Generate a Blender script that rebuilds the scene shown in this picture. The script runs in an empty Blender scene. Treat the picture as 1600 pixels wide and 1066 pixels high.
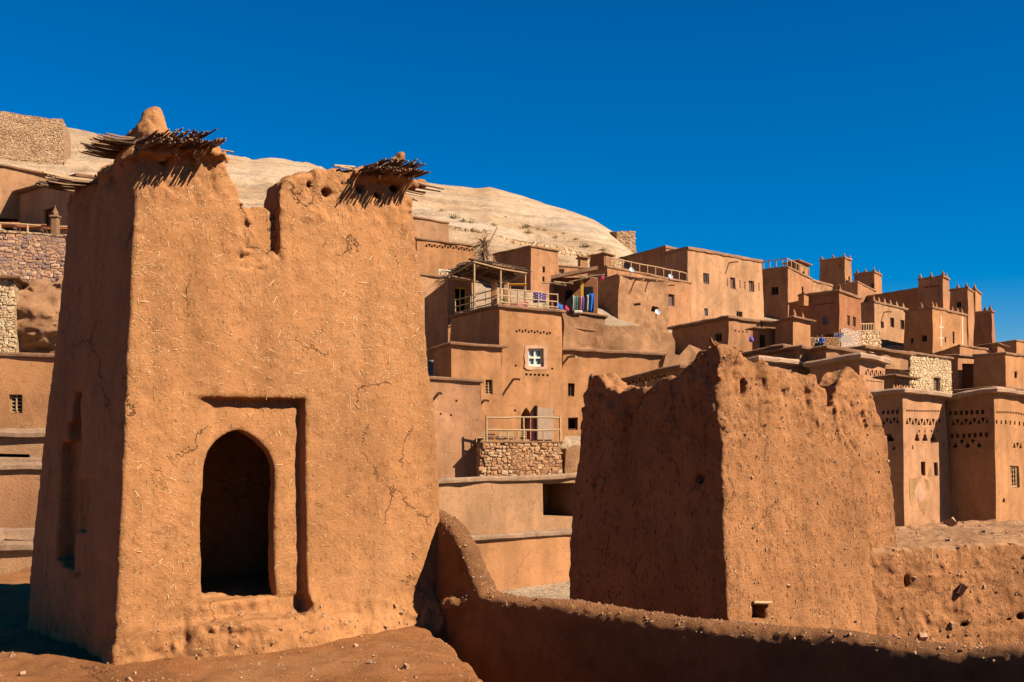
import bpy, math, random
import numpy as np
from mathutils import Vector, noise as mnoise
from mathutils.geometry import delaunay_2d_cdt, tessellate_polygon

# ------------------------------------------------------------------ scene, camera, light
scene = bpy.context.scene
col = scene.collection
F, CX, HY, Z0 = 1800.0, 800.0, 650.0, 10.0        # focal length in photo pixels, horizon row, eye height
R = math.radians

cam_d = bpy.data.cameras.new("camera")
cam = bpy.data.objects.new("camera", cam_d)
col.objects.link(cam)
cam.location = (0, 0, Z0)
cam.rotation_euler = (R(90), 0, 0)
cam_d.sensor_width = 36.0
cam_d.lens = F / 1600.0 * 36.0
cam_d.shift_y = (HY - 533.0) / 1600.0
cam_d.clip_start = 0.1
cam_d.clip_end = 6000
scene.camera = cam

SUN_AZ = Vector((0.91, -0.415))                   # horizontal direction towards the sun
SUN_EL = R(40)
world = bpy.data.worlds.new("World")
scene.world = world
world.use_nodes = True
wn = world.node_tree
wn.nodes.clear()
wo = wn.nodes.new("ShaderNodeOutputWorld")
wb = wn.nodes.new("ShaderNodeBackground")
sky = wn.nodes.new("ShaderNodeTexSky")
sky.sky_type = 'NISHITA'
sky.sun_disc = False
sky.sun_elevation = SUN_EL
sky.sun_rotation = math.atan2(SUN_AZ.x, SUN_AZ.y)
sky.altitude = 3500
sky.air_density = 1.4
sky.dust_density = 0.0
sky.ozone_density = 10.0
hs = wn.nodes.new("ShaderNodeHueSaturation")      # the clear, polarised desert blue
hs.inputs["Saturation"].default_value = 1.37
hs.inputs["Hue"].default_value = 0.5
hs.inputs["Value"].default_value = 0.81
wb.inputs["Strength"].default_value = 0.0505
wn.links.new(sky.outputs[0], hs.inputs["Color"])
wn.links.new(hs.outputs[0], wb.inputs[0])
wn.links.new(wb.outputs[0], wo.inputs[0])

sun_d = bpy.data.lights.new("sun", 'SUN')
sun_d.energy = 5.0
sun_d.angle = R(0.5)
sun_d.color = (1.0, 0.91, 0.77)
sun = bpy.data.objects.new("sun", sun_d)
col.objects.link(sun)
sdir = Vector((SUN_AZ.x * math.cos(SUN_EL), SUN_AZ.y * math.cos(SUN_EL), math.sin(SUN_EL))).normalized()
sun.rotation_euler = sdir.to_track_quat('Z', 'Y').to_euler()
sun.location = (20, -20, 40)

scene.view_settings.view_transform = 'Standard'
scene.view_settings.look = 'None'
scene.view_settings.exposure = 1.3
scene.view_settings.gamma = 1.0
scene.cycles.max_bounces = 4
scene.cycles.diffuse_bounces = 1

# ------------------------------------------------------------------ helpers
def P(px, py, D):
    "point seen at photo pixel (px, py) standing D metres in front of the camera"
    return Vector(((px - CX) / F * D, D, Z0 + (HY - py) / F * D))

def tag(o, label=None, cat=None, group=None, kind=None):
    if label: o["label"] = label
    if cat: o["category"] = cat
    if group: o["group"] = group
    if kind: o["kind"] = kind
    return o

def thing(name, label, cat, loc=(0, 0, 0), group=None):
    o = bpy.data.objects.new(name, None)
    o.empty_display_size = 0.3
    o.location = loc
    col.objects.link(o)
    return tag(o, label, cat, group)

def link_mesh(name, verts, faces, mats, midx=None, parent=None, smooth=False):
    me = bpy.data.meshes.new(name)
    if parent is not None:
        L = parent['_base'] if '_base' in parent else parent.location
        verts = [(v[0] - L[0], v[1] - L[1], v[2] - L[2]) for v in verts]
    me.from_pydata([tuple(v) for v in verts], [], faces)
    for m in mats: me.materials.append(m)
    if midx is not None:
        me.polygons.foreach_set("material_index", midx)
    if smooth:
        me.polygons.foreach_set("use_smooth", [True] * len(me.polygons))
    me.update()
    o = bpy.data.objects.new(name, me)
    col.objects.link(o)
    if parent is not None: o.parent = parent
    return o

class MB:
    "collects geometry, links it as one mesh object"
    def __init__(s): s.v = []; s.f = []; s.m = []
    def add(s, vs, fs, m=0):
        b = len(s.v); s.v += [Vector(v) for v in vs]
        for f in fs: s.f.append([i + b for i in f]); s.m.append(m)
    def box(s, c, size, ax=None, m=0, bev=0.0):
        c = Vector(c)
        if ax is None: ax = (Vector((1, 0, 0)), Vector((0, 1, 0)), Vector((0, 0, 1)))
        hx, hy, hz = [k / 2 for k in size]
        b = min(bev, hx * .9, hy * .9, hz * .9)
        if b <= 0:
            pts = [c + ax[0] * (hx * i) + ax[1] * (hy * j) + ax[2] * (hz * k) for k in (-1, 1) for j in (-1, 1) for i in (-1, 1)]
            s.add(pts, [(0, 2, 3, 1), (4, 5, 7, 6), (0, 1, 5, 4), (2, 6, 7, 3), (0, 4, 6, 2), (1, 3, 7, 5)], m)
            return
        prof = [(-hx + b, -hy), (hx - b, -hy), (hx, -hy + b), (hx, hy - b), (hx - b, hy), (-hx + b, hy), (-hx, hy - b), (-hx, -hy + b)]
        inner = [(-hx + b, -hy + b), (hx - b, -hy + b), (hx - b, -hy + b), (hx - b, hy - b), (hx - b, hy - b), (-hx + b, hy - b), (-hx + b, hy - b), (-hx + b, -hy + b)]
        rings = [(inner, -hz), (prof, -hz + b), (prof, hz - b), (inner, hz)]
        pts = []
        for pr, z in rings: pts += [c + ax[0] * x + ax[1] * y + ax[2] * z for x, y in pr]
        fs = [list(range(7, -1, -1)), list(range(24, 32))]
        for k in range(3):
            for i in range(8):
                j = (i + 1) % 8
                fs.append((k * 8 + i, k * 8 + j, k * 8 + 8 + j, k * 8 + 8 + i))
        s.add(pts, fs, m)
    def tube(s, pts, r, n=6, m=0, r2=None, wob=0.0):
        pts = [Vector(p) for p in pts]
        if r2 is None: r2 = r
        rings = []
        for i, p in enumerate(pts):
            d = (pts[min(i + 1, len(pts) - 1)] - pts[max(i - 1, 0)]).normalized()
            up = Vector((0, 0, 1)) if abs(d.z) < .9 else Vector((1, 0, 0))
            a = d.cross(up).normalized(); b = d.cross(a).normalized()
            t = i / max(1, len(pts) - 1); rr = r * (1 - t) + r2 * t
            rings.append([p + a * (rr * math.cos(2 * math.pi * k / n)) * (1 + random.uniform(-wob, wob)) + b * (rr * math.sin(2 * math.pi * k / n)) for k in range(n)])
        vs = [q for rg in rings for q in rg]; fs = []
        for i in range(len(pts) - 1):
            for k in range(n):
                j = (k + 1) % n
                fs.append((i * n + k, i * n + j, (i + 1) * n + j, (i + 1) * n + k))
        fs.append(list(range(n - 1, -1, -1))); fs.append([(len(pts) - 1) * n + k for k in range(n)])
        s.add(vs, fs, m)
    def lathe(s, base, prof, n=14, m=0):
        base = Vector(base); vs = []; fs = []
        for (r, z) in prof:
            vs += [base + Vector((r * math.cos(2 * math.pi * k / n), r * math.sin(2 * math.pi * k / n), z)) for k in range(n)]
        for i in range(len(prof) - 1):
            for k in range(n):
                j = (k + 1) % n
                fs.append((i * n + k, i * n + j, (i + 1) * n + j, (i + 1) * n + k))
        fs.append(list(range(n - 1, -1, -1))); fs.append([(len(prof) - 1) * n + k for k in range(n)])
        s.add(vs, fs, m)
    def displace(s, amp, freq, jag=None):
        for i, v in enumerate(s.v):
            nv = mnoise.noise_vector(v * freq) * amp + mnoise.noise_vector(v * (freq * 3.1) + Vector((7, 3, 1))) * (amp * .4)
            s.v[i] = v + nv
    def build(s, name, mats, parent=None, smooth=False):
        if not isinstance(mats, (list, tuple)): mats = [mats]
        return link_mesh(name, s.v, s.f, mats, s.m, parent, smooth)

# ------------------------------------------------------------------ materials
def new_mat(name):
    m = bpy.data.materials.new(name); m.use_nodes = True
    nt = m.node_tree; nt.nodes.clear()
    out = nt.nodes.new("ShaderNodeOutputMaterial"); b = nt.nodes.new("ShaderNodeBsdfPrincipled")
    nt.links.new(b.outputs[0], out.inputs[0])
    b.inputs["Roughness"].default_value = 0.95
    b.inputs["Specular IOR Level"].default_value = 0.1
    return m, nt, b

def N(nt, t, **kw):
    n = nt.nodes.new(t)
    for k, v in kw.items():
        if k in n.inputs: n.inputs[k].default_value = v
        else: setattr(n, k, v)
    return n

def ramp(nt, fac, stops):
    r = nt.nodes.new("ShaderNodeValToRGB")
    e = r.color_ramp.elements
    while len(e) > 1: e.remove(e[-1])
    e[0].position = stops[0][0]; e[0].color = (*stops[0][1], 1)
    for p, c in stops[1:]:
        k = e.new(p); k.color = (*c, 1)
    nt.links.new(fac, r.inputs[0])
    return r

def mul(c, k): return tuple(min(1, x * k) for x in c)

def g3(x): return (x, x, x)

def mathn(nt, op, a, b=None, clamp=False):
    n = nt.nodes.new("ShaderNodeMath"); n.operation = op; n.use_clamp = clamp
    for i, x in enumerate((a, b)):
        if x is None: continue
        if isinstance(x, (int, float)): n.inputs[i].default_value = x
        else: nt.links.new(x, n.inputs[i])
    return n.outputs[0]

def mixc(nt, fac, a, b, mode='MIX'):
    n = nt.nodes.new("ShaderNodeMix"); n.data_type = 'RGBA'; n.blend_type = mode
    if isinstance(fac, (int, float)): n.inputs[0].default_value = fac
    else: nt.links.new(fac, n.inputs[0])
    for i, x in ((6, a), (7, b)):
        if isinstance(x, tuple): n.inputs[i].default_value = (*x, 1)
        else: nt.links.new(x, n.inputs[i])
    return n.outputs[2]

ALB = 0.59
def mud(name, c, scale=1.0, bump=0.03, cracks=0.0, grit=1.0, patch=0.25, tint=None, crack_scale=1.1, pits=0.0, run=0.13):
    """earth plaster: blotches, grit, straw streaks, cracks. scale = detail frequency"""
    red = lambda k: (k[0] * ALB, k[1] * ALB * .95, k[2] * ALB * .89)
    c = red(c); tint = red(tint) if tint else None
    m, nt, b = new_mat(name)
    tc = N(nt, "ShaderNodeTexCoord"); geo = tc.outputs["Object"]
    n1 = N(nt, "ShaderNodeTexNoise", Scale=0.55 * scale, Detail=6.0, Roughness=0.6); nt.links.new(geo, n1.inputs["Vector"])
    n2 = N(nt, "ShaderNodeTexNoise", Scale=5.0 * scale, Detail=8.0, Roughness=0.72); nt.links.new(geo, n2.inputs["Vector"])
    n3 = N(nt, "ShaderNodeTexNoise", Scale=38.0 * scale, Detail=5.0, Roughness=0.75); nt.links.new(geo, n3.inputs["Vector"])
    mp = N(nt, "ShaderNodeMapping"); mp.inputs["Scale"].default_value = (1, 1, run); nt.links.new(geo, mp.inputs["Vector"])
    n4 = N(nt, "ShaderNodeTexNoise", Scale=2.8 * scale, Detail=5.0, Roughness=0.6); nt.links.new(mp.outputs[0], n4.inputs["Vector"])
    t = tint or mul(c, 1.22)
    c1 = ramp(nt, n1.outputs["Fac"], [(0.32, mul(c, 1 - patch)), (0.5, c), (0.68, t)]).outputs[0]
    c2 = ramp(nt, n2.outputs["Fac"], [(0.3, g3(0.72)), (0.5, g3(0.98)), (0.72, g3(1.0))]).outputs[0]
    c3 = ramp(nt, n3.outputs["Fac"], [(0.28, g3(0.62)), (0.45, g3(0.95)), (0.7, g3(1.0))]).outputs[0]
    c4 = ramp(nt, n4.outputs["Fac"], [(0.35, g3(0.72)), (0.55, g3(1.0))]).outputs[0]
    cc = mixc(nt, 1.0, c1, c2, 'MULTIPLY'); cc = mixc(nt, 0.9, cc, c3, 'MULTIPLY'); cc = mixc(nt, 0.7, cc, c4, 'MULTIPLY')
    n5 = N(nt, "ShaderNodeTexNoise", Scale=115.0 * scale, Detail=3.0, Roughness=0.7); nt.links.new(geo, n5.inputs["Vector"])
    h = mathn(nt, 'MULTIPLY', n2.outputs["Fac"], 0.5)
    h = mathn(nt, 'ADD', h, mathn(nt, 'MULTIPLY', n3.outputs["Fac"], 0.62 * grit))
    h = mathn(nt, 'ADD', h, mathn(nt, 'MULTIPLY', n5.outputs["Fac"], 0.24 * grit))
    if pits > 0:
        pm = N(nt, "ShaderNodeMapping"); pm.inputs["Scale"].default_value = (1, 1, 0.5); nt.links.new(geo, pm.inputs["Vector"])
        pdn = N(nt, "ShaderNodeMix"); pdn.data_type = 'RGBA'; pdn.blend_type = 'ADD'; pdn.inputs[0].default_value = 0.06
        nt.links.new(pm.outputs[0], pdn.inputs[6]); nt.links.new(n3.outputs["Color"], pdn.inputs[7])
        pv = N(nt, "ShaderNodeTexVoronoi", feature='F1', Scale=26.0 * scale); nt.links.new(pdn.outputs[2], pv.inputs["Vector"])
        psc = N(nt, "ShaderNodeSeparateColor"); nt.links.new(pv.outputs["Color"], psc.inputs[0])
        pon = ramp(nt, psc.outputs[0], [(0.55, g3(0)), (0.6, g3(1))]).outputs[0]
        ph = ramp(nt, pv.outputs["Distance"], [(0.12, g3(1)), (0.34, g3(0))]).outputs[0]
        pk = mathn(nt, 'MULTIPLY', mathn(nt, 'MULTIPLY', ph, pon), pits)
        h = mathn(nt, 'SUBTRACT', h, pk)
        cc = mixc(nt, mathn(nt, 'MULTIPLY', pk, 0.45, True), cc, mul(c, 0.35))
    if cracks > 0:
        dn = N(nt, "ShaderNodeTexNoise", Scale=2.6, Detail=5.0, Roughness=0.65); nt.links.new(geo, dn.inputs["Vector"])
        dm = N(nt, "ShaderNodeMix"); dm.data_type = 'RGBA'; dm.blend_type = 'ADD'; dm.inputs[0].default_value = 0.55
        nt.links.new(geo, dm.inputs[6]); nt.links.new(dn.outputs["Color"], dm.inputs[7])
        vo = N(nt, "ShaderNodeTexVoronoi", feature='DISTANCE_TO_EDGE', Scale=crack_scale); nt.links.new(dm.outputs[2], vo.inputs["Vector"])
        mk = N(nt, "ShaderNodeTexNoise", Scale=1.7, Detail=3.0); nt.links.new(geo, mk.inputs["Vector"])
        mask = ramp(nt, mk.outputs["Fac"], [(0.52, g3(0)), (0.60, g3(1))]).outputs[0]
        line = ramp(nt, vo.outputs["Distance"], [(0.0, g3(1)), (0.004, g3(0.7)), (0.011, g3(0))]).outputs[0]
        ck = mathn(nt, 'MULTIPLY', mathn(nt, 'MULTIPLY', line, mask), cracks, True)
        cc = mixc(nt, mathn(nt, 'MULTIPLY', ck, 0.75), cc, mul(c, 0.22))
        h = mathn(nt, 'SUBTRACT', h, mathn(nt, 'MULTIPLY', ck, 0.7))
    bp = N(nt, "ShaderNodeBump", Strength=1.0, Distance=bump); nt.links.new(h, bp.inputs["Height"])
    nt.links.new(bp.outputs[0], b.inputs["Normal"]); nt.links.new(cc, b.inputs["Base Color"])
    return m

def stone(name, c_a, c_b, c_m, scale=3.0, bump=0.05, flat=1.6, mortar=0.07):
    c_a, c_b, c_m = mul(c_a, ALB), mul(c_b, ALB), mul(c_m, ALB)
    m, nt, b = new_mat(name)
    tc = N(nt, "ShaderNodeTexCoord"); geo = tc.outputs["Object"]
    mp = N(nt, "ShaderNodeMapping"); mp.inputs["Scale"].default_value = (1, 1, flat); nt.links.new(geo, mp.inputs["Vector"])
    dn = N(nt, "ShaderNodeTexNoise", Scale=scale * .8, Detail=3.0); nt.links.new(mp.outputs[0], dn.inputs["Vector"])
    dm = N(nt, "ShaderNodeMix"); dm.data_type = 'RGBA'; dm.blend_type = 'ADD'; dm.inputs[0].default_value = 0.9 / scale
    nt.links.new(mp.outputs[0], dm.inputs[6]); nt.links.new(dn.outputs["Color"], dm.inputs[7])
    v1 = N(nt, "ShaderNodeTexVoronoi", feature='DISTANCE_TO_EDGE', Scale=scale); nt.links.new(dm.outputs[2], v1.inputs["Vector"])
    v2 = N(nt, "ShaderNodeTexVoronoi", feature='F1', Scale=scale); nt.links.new(dm.outputs[2], v2.inputs["Vector"])
    sp = N(nt, "ShaderNodeSeparateColor"); nt.links.new(v2.outputs["Color"], sp.inputs[0])
    cs = ramp(nt, sp.outputs[0], [(0.0, c_a), (0.55, c_b), (0.9, mul(c_b, 1.25)), (1.0, mul(c_a, 0.7))]).outputs[0]
    nz = N(nt, "ShaderNodeTexNoise", Scale=scale * 5, Detail=6.0, Roughness=0.7); nt.links.new(geo, nz.inputs["Vector"])
    cn = ramp(nt, nz.outputs["Fac"], [(0.3, g3(0.7)), (0.6, g3(1.0))]).outputs[0]
    cs = mixc(nt, 1.0, cs, cn, 'MULTIPLY')
    ed = ramp(nt, v1.outputs["Distance"], [(0.0, g3(0)), (mortar, g3(0.8)), (mortar * 3, g3(1))]).outputs[0]
    cc = mixc(nt, ed, c_m, cs)
    h = mathn(nt, 'ADD', ed, mathn(nt, 'MULTIPLY', nz.outputs["Fac"], 0.5))
    bp = N(nt, "ShaderNodeBump", Strength=1.0, Distance=bump); nt.links.new(h, bp.inputs["Height"])
    nt.links.new(bp.outputs[0], b.inputs["Normal"]); nt.links.new(cc, b.inputs["Base Color"])
    return m

def plain(name, c, rough=0.8, var=0.25, scale=6.0, spec=0.2, stretch=None):
    c = mul(c, ALB)
    m, nt, b = new_mat(name)
    tc = N(nt, "ShaderNodeTexCoord")
    nz = N(nt, "ShaderNodeTexNoise", Scale=scale, Detail=5.0, Roughness=0.65)
    src = tc.outputs["Object"]
    if stretch:
        mp = N(nt, "ShaderNodeMapping"); mp.inputs["Scale"].default_value = stretch; nt.links.new(src, mp.inputs["Vector"]); src = mp.outputs[0]
    nt.links.new(src, nz.inputs["Vector"])
    cr = ramp(nt, nz.outputs["Fac"], [(0.3, mul(c, 1 - var)), (0.55, c), (0.75, mul(c, 1 + var * .6))])
    nt.links.new(cr.outputs[0], b.inputs["Base Color"])
    bp = N(nt, "ShaderNodeBump", Strength=0.5, Distance=0.01); nt.links.new(nz.outputs["Fac"], bp.inputs["Height"]); nt.links.new(bp.outputs[0], b.inputs["Normal"])
    b.inputs["Roughness"].default_value = rough; b.inputs["Specular IOR Level"].default_value = spec
    return m

M = {}
M['tower'] = mud("tower_mud", (0.60, 0.272, 0.107), 1.0, 0.022, cracks=1.0, pits=.18, grit=.9, patch=0.16, tint=(0.66, 0.325, 0.137))
M['tower2'] = mud("ruin_mud", (0.68, 0.305, 0.125), 1.0, 0.045, cracks=0.7, patch=0.16, grit=1.2, pits=.6)
M['parapet'] = mud(run=1.0, name="parapet_mud", c=(0.56, 0.25, 0.105), scale=1.3, bump=0.05, grit=1.8)
M['clay'] = mud("clay_plaster", (0.56, 0.27, 0.13), 0.7, 0.03, cracks=0.4, crack_scale=.5)
M['orange'] = mud("orange_plaster", (0.61, 0.29, 0.125), 0.7, 0.025, cracks=0.4, crack_scale=.5)
M['light'] = mud("light_plaster", (0.64, 0.345, 0.175), 0.7, 0.03, cracks=0.4, crack_scale=.5)
M['pink'] = mud("pink_plaster", (0.64, 0.325, 0.165), 0.7, 0.025, cracks=0.5, crack_scale=.5)
M['red'] = mud("red_plaster", (0.48, 0.20, 0.095), 0.7, 0.03)
M['rough'] = mud(run=1.0, name="rough_mud", c=(0.76, 0.40, 0.20), scale=1.0, bump=0.14, grit=1.0, patch=0.35)
M['coping'] = mud(run=1.0, name="coping_mud", c=(0.56, 0.30, 0.165), scale=2.5, bump=0.06, grit=1.8, patch=0.25)
M['gravel'] = mud(run=1.0, name="gravel_roof", c=(0.72, 0.45, 0.29), scale=3.0, bump=0.035, grit=1.5, patch=0.15)
M['ground'] = mud(run=1.0, name="earth_ground", c=(0.50, 0.235, 0.115), scale=1.2, bump=0.05, grit=1.6, patch=0.25)
M['terrace'] = mud(run=1.0, name="terrace_mud", c=(0.58, 0.235, 0.085), scale=1.1, bump=0.05, cracks=0.8, grit=1.3, patch=0.3, tint=(0.66, 0.31, 0.13))
M['pebbly'] = mud(run=1.0, name="pebbly_coping", c=(0.80, 0.50, 0.31), scale=3.0, bump=0.05, grit=1.6, patch=0.25, pits=.8)
M['flat_top'] = mud(run=1.0, name="grey_tan_flat_top", c=(0.62, 0.33, 0.165), scale=2.0, bump=.03)
M['dark'] = plain("painted_dark_interior", (0.012, 0.009, 0.008), 0.9, 0.2)  # near-black colour stands in for the darkness behind windows and openings
M['hole'] = plain("shaded_mud_hole", (0.10, 0.045, 0.022), 0.95, 0.3)  # mud darkened in its colour to stand for shade at recess backs
M['wall_stone'] = stone("orange_rubble", (0.62, 0.34, 0.16), (0.52, 0.25, 0.11), (0.33, 0.15, 0.07), 5.2, 0.05)
M['grey_stone'] = stone("mixed_rubble", (0.55, 0.30, 0.17), (0.33, 0.20, 0.15), (0.48, 0.25, 0.13), 3.8, 0.04)
M['pale_stone'] = stone("pale_rubble", (0.66, 0.43, 0.24), (0.55, 0.33, 0.17), (0.42, 0.23, 0.11), 3.2, 0.08)
M['fort_stone'] = stone("fort_rubble", (0.62, 0.38, 0.21), (0.56, 0.32, 0.17), (0.46, 0.27, 0.145), 2.6, 0.10)
M['house_stone'] = stone("cream_masonry", (0.74, 0.53, 0.30), (0.62, 0.40, 0.20), (0.36, 0.19, 0.09), 7.0, 0.05, 1.4)
M['wood'] = plain("weathered_wood", (0.55, 0.33, 0.16), 0.8, 0.35, 14.0)
M['pale_wood'] = plain("peeled_pole", (0.60, 0.38, 0.19), 0.75, 0.3, 9.0)
M['dark_wood'] = plain("dark_wood", (0.14, 0.07, 0.035), 0.85, 0.4, 12.0)
M['cane'] = plain("old_cane", (0.36, 0.20, 0.105), 0.8, 0.6, 9.0)
M['cane_dark'] = plain("smoked_cane", (0.11, 0.06, 0.035), 0.85, 0.5, 9.0)
M['straw'] = plain("straw", (0.84, 0.52, 0.24), 0.6, 0.3, 30.0)
M['pebble'] = plain("pebble", (0.50, 0.28, 0.15), 0.8, 0.3, 9.0)
M['iron'] = plain("window_iron", (0.16, 0.11, 0.09), 0.6, 0.2)
M['shutter'] = plain("brown_shutter", (0.25, 0.13, 0.09), 0.8, 0.3, 12.0)
M['grey_frame'] = plain("grey_frame", (0.27, 0.20, 0.19), 0.7, 0.2)
M['white_stone'] = stone("whitewashed_masonry", (0.72, 0.52, 0.40), (0.62, 0.40, 0.27), (0.45, 0.26, 0.16), 4.0, 0.05)
M['ochre_patch'] = mud("bare_ochre_plaster", (0.50, 0.27, 0.12), 1.0, 0.03)
M['white'] = plain("whitewash", (0.80, 0.62, 0.46), 0.9, 0.2)
M['cream'] = plain("cream_paint", (0.80, 0.72, 0.50), 0.6, 0.1)
M['yellow'] = plain("yellow_paint", (0.72, 0.38, 0.03), 0.6, 0.2)
M['blueglass'] = plain("blue_grey_pane", (0.42, 0.55, 0.60), 0.2, 0.2, 3, 0.5)
M['grey_door'] = plain("greyed_plaster", (0.42, 0.27, 0.17), 0.9, 0.2)

for k_, cs_ in {'wall_stone': ((.66, .34, .16), (.54, .26, .115), (.74, .46, .26)), 'grey_stone': ((.58, .31, .17), (.36, .22, .17), (.68, .42, .25)), 'house_stone': ((.76, .52, .29), (.66, .43, .23), (.80, .60, .37)),
                'fort_stone': ((.70, .44, .24), (.58, .34, .18), (.76, .52, .32)), 'pale_stone': ((.76, .50, .27), (.62, .38, .19), (.82, .60, .37))}.items():
    for j_, c__ in zip('abc', cs_): M['st_' + j_ + '_' + k_] = plain('stone_' + j_ + '_' + k_, c__, .95, .3, 7.0, .1)
def hill_mat():
    m, nt, b = new_mat("pale_rocky_slope")
    tc = N(nt, "ShaderNodeTexCoord"); geo = tc.outputs["Object"]
    n1 = N(nt, "ShaderNodeTexNoise", Scale=0.07, Detail=8.0, Roughness=0.65); nt.links.new(geo, n1.inputs["Vector"])
    n2 = N(nt, "ShaderNodeTexNoise", Scale=0.9, Detail=8.0, Roughness=0.75); nt.links.new(geo, n2.inputs["Vector"])
    n3 = N(nt, "ShaderNodeTexNoise", Scale=5.0, Detail=6.0, Roughness=0.8); nt.links.new(geo, n3.inputs["Vector"])
    mp = N(nt, "ShaderNodeMapping"); mp.inputs["Scale"].default_value = (0.10, 0.10, 1.6); nt.links.new(geo, mp.inputs["Vector"])
    n4 = N(nt, "ShaderNodeTexNoise", Scale=0.8, Detail=4.0); nt.links.new(mp.outputs[0], n4.inputs["Vector"])
    c1 = ramp(nt, n1.outputs["Fac"], [(0.35, (0.45, 0.275, 0.145)), (0.5, (0.51, 0.34, 0.205)), (0.65, (0.56, 0.395, 0.265))]).outputs[0]
    c2 = ramp(nt, n2.outputs["Fac"], [(0.3, g3(0.62)), (0.52, g3(0.97)), (0.7, g3(1.0))]).outputs[0]
    c3 = ramp(nt, n3.outputs["Fac"], [(0.36, g3(0.45)), (0.5, g3(1.0))]).outputs[0]
    c4 = ramp(nt, n4.outputs["Fac"], [(0.4, g3(0.62)), (0.5, g3(1.0))]).outputs[0]
    cc = mixc(nt, .9, c1, c2, 'MULTIPLY'); cc = mixc(nt, .8, cc, c3, 'MULTIPLY'); cc = mixc(nt, .6, cc, c4, 'MULTIPLY')
    h = mathn(nt, 'ADD', n2.outputs["Fac"], mathn(nt, 'MULTIPLY', n3.outputs["Fac"], 0.4))
    h = mathn(nt, 'ADD', h, mathn(nt, 'MULTIPLY', n4.outputs["Fac"], 0.5))
    bp = N(nt, "ShaderNodeBump", Strength=1.0, Distance=0.5); nt.links.new(h, bp.inputs["Height"])
    nt.links.new(bp.outputs[0], b.inputs["Normal"]); nt.links.new(cc, b.inputs["Base Color"])
    return m
M['hill'] = hill_mat()

# ------------------------------------------------------------------ numpy noise and surface extraction
def vnoise(p, seed=0):
    "value noise in [-1,1] for an (n,3) array"
    i = np.floor(p).astype(np.int64); f = (p - i).astype(np.float32)
    f = f * f * (3 - 2 * f)
    def h(a, b, c):
        n = (a * 374761393 + b * 668265263 + c * 2147483647 + seed * 974634777) & 0xffffffff
        n = ((n ^ (n >> 13)) * 1274126177) & 0xffffffff
        n = (n ^ (n >> 16)) & 0xffff
        return n.astype(np.float32) * (2.0 / 65535.0) - 1.0
    x, y, z = i[:, 0], i[:, 1], i[:, 2]
    fx, fy, fz = f[:, 0], f[:, 1], f[:, 2]
    def lx(yy, zz): 
        a = h(x, yy, zz); return a + (h(x + 1, yy, zz) - a) * fx
    def ly(zz):
        a = lx(y, zz); return a + (lx(y + 1, zz) - a) * fy
    a = ly(z); return a + (ly(z + 1) - a) * fz

def fbm(p, freq, octs=3, seed=0, gain=0.5):
    r = np.zeros(len(p), np.float32); a = 1.0
    for k in range(octs):
        r += a * vnoise(p * freq + k * 17.3, seed + k); freq *= 2.03; a *= gain
    return r

def surface(fn, lo, hi, h, noise_fn=None, band=0.15):
    "surface nets of the zero set of fn(S,T,Z); noise_fn(points) is subtracted near the surface"
    ax = [np.arange(lo[k], hi[k] + h, h, dtype=np.float32) for k in range(3)]
    S, T, Z = np.meshgrid(*ax, indexing='ij')
    d = fn(S, T, Z).astype(np.float32)
    if noise_fn is not None:
        mk = np.abs(d) < band
        pts = np.stack([S[mk], T[mk], Z[mk]], 1)
        d[mk] -= noise_fn(pts)
    for sl in ((0, slice(None), slice(None)), (-1, slice(None), slice(None)), (slice(None), 0, slice(None)), (slice(None), -1, slice(None)), (slice(None), slice(None), 0), (slice(None), slice(None), -1)):
        d[sl] = np.maximum(d[sl], 1e-3)
    nx, ny, nz = d.shape
    ins = d < 0
    c = np.zeros((nx - 1, ny - 1, nz - 1), np.int8)
    for i in (0, 1):
        for j in (0, 1):
            for k in (0, 1): c += ins[i:nx - 1 + i, j:ny - 1 + j, k:nz - 1 + k]
    act = (c > 0) & (c < 8)
    ci, cj, ck = np.nonzero(act)
    idx = -np.ones(act.shape, np.int64); idx[ci, cj, ck] = np.arange(len(ci))
    acc = np.zeros((len(ci), 3), np.float32); cnt = np.zeros(len(ci), np.float32)
    cs = [(0,0,0),(1,0,0),(0,1,0),(1,1,0),(0,0,1),(1,0,1),(0,1,1),(1,1,1)]
    es = [(0,1),(2,3),(4,5),(6,7),(0,2),(1,3),(4,6),(5,7),(0,4),(1,5),(2,6),(3,7)]
    vals = [d[ci + a, cj + b, ck + e] for a, b, e in cs]
    for a, b in es:
        va, vb = vals[a], vals[b]
        x = (va < 0) != (vb < 0)
        t = np.where(x, va / np.where(x, va - vb, 1), 0)
        pa, pb = np.array(cs[a], np.float32), np.array(cs[b], np.float32)
        acc += np.where(x[:, None], pa + (pb - pa) * t[:, None], 0); cnt += x
    v = acc / cnt[:, None] + np.stack([ci, cj, ck], 1)
    v = v * h + np.array(lo, np.float32)
    quads = []
    for axis in range(3):
        a0 = [slice(None)] * 3; a1 = [slice(None)] * 3
        a0[axis] = slice(0, -1); a1[axis] = slice(1, None)
        s0 = ins[tuple(a0)]; s1 = ins[tuple(a1)]
        for flip, cond in ((False, s0 & ~s1), (True, ~s0 & s1)):
            e = np.stack(np.nonzero(cond), 1)
            o1, o2 = [(1, 2), (2, 0), (0, 1)][axis]
            ok = (e[:, o1] > 0) & (e[:, o2] > 0) & (e[:, o1] < d.shape[o1] - 1) & (e[:, o2] < d.shape[o2] - 1)
            e = e[ok]
            q = []
            for da, db in ((-1, -1), (0, -1), (0, 0), (-1, 0)):
                g = e.copy(); g[:, o1] += da; g[:, o2] += db
                q.append(idx[g[:, 0], g[:, 1], g[:, 2]])
            q = np.stack(q, 1)
            quads.append(q[:, ::-1] if flip else q)
    return v, np.concatenate(quads)

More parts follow.
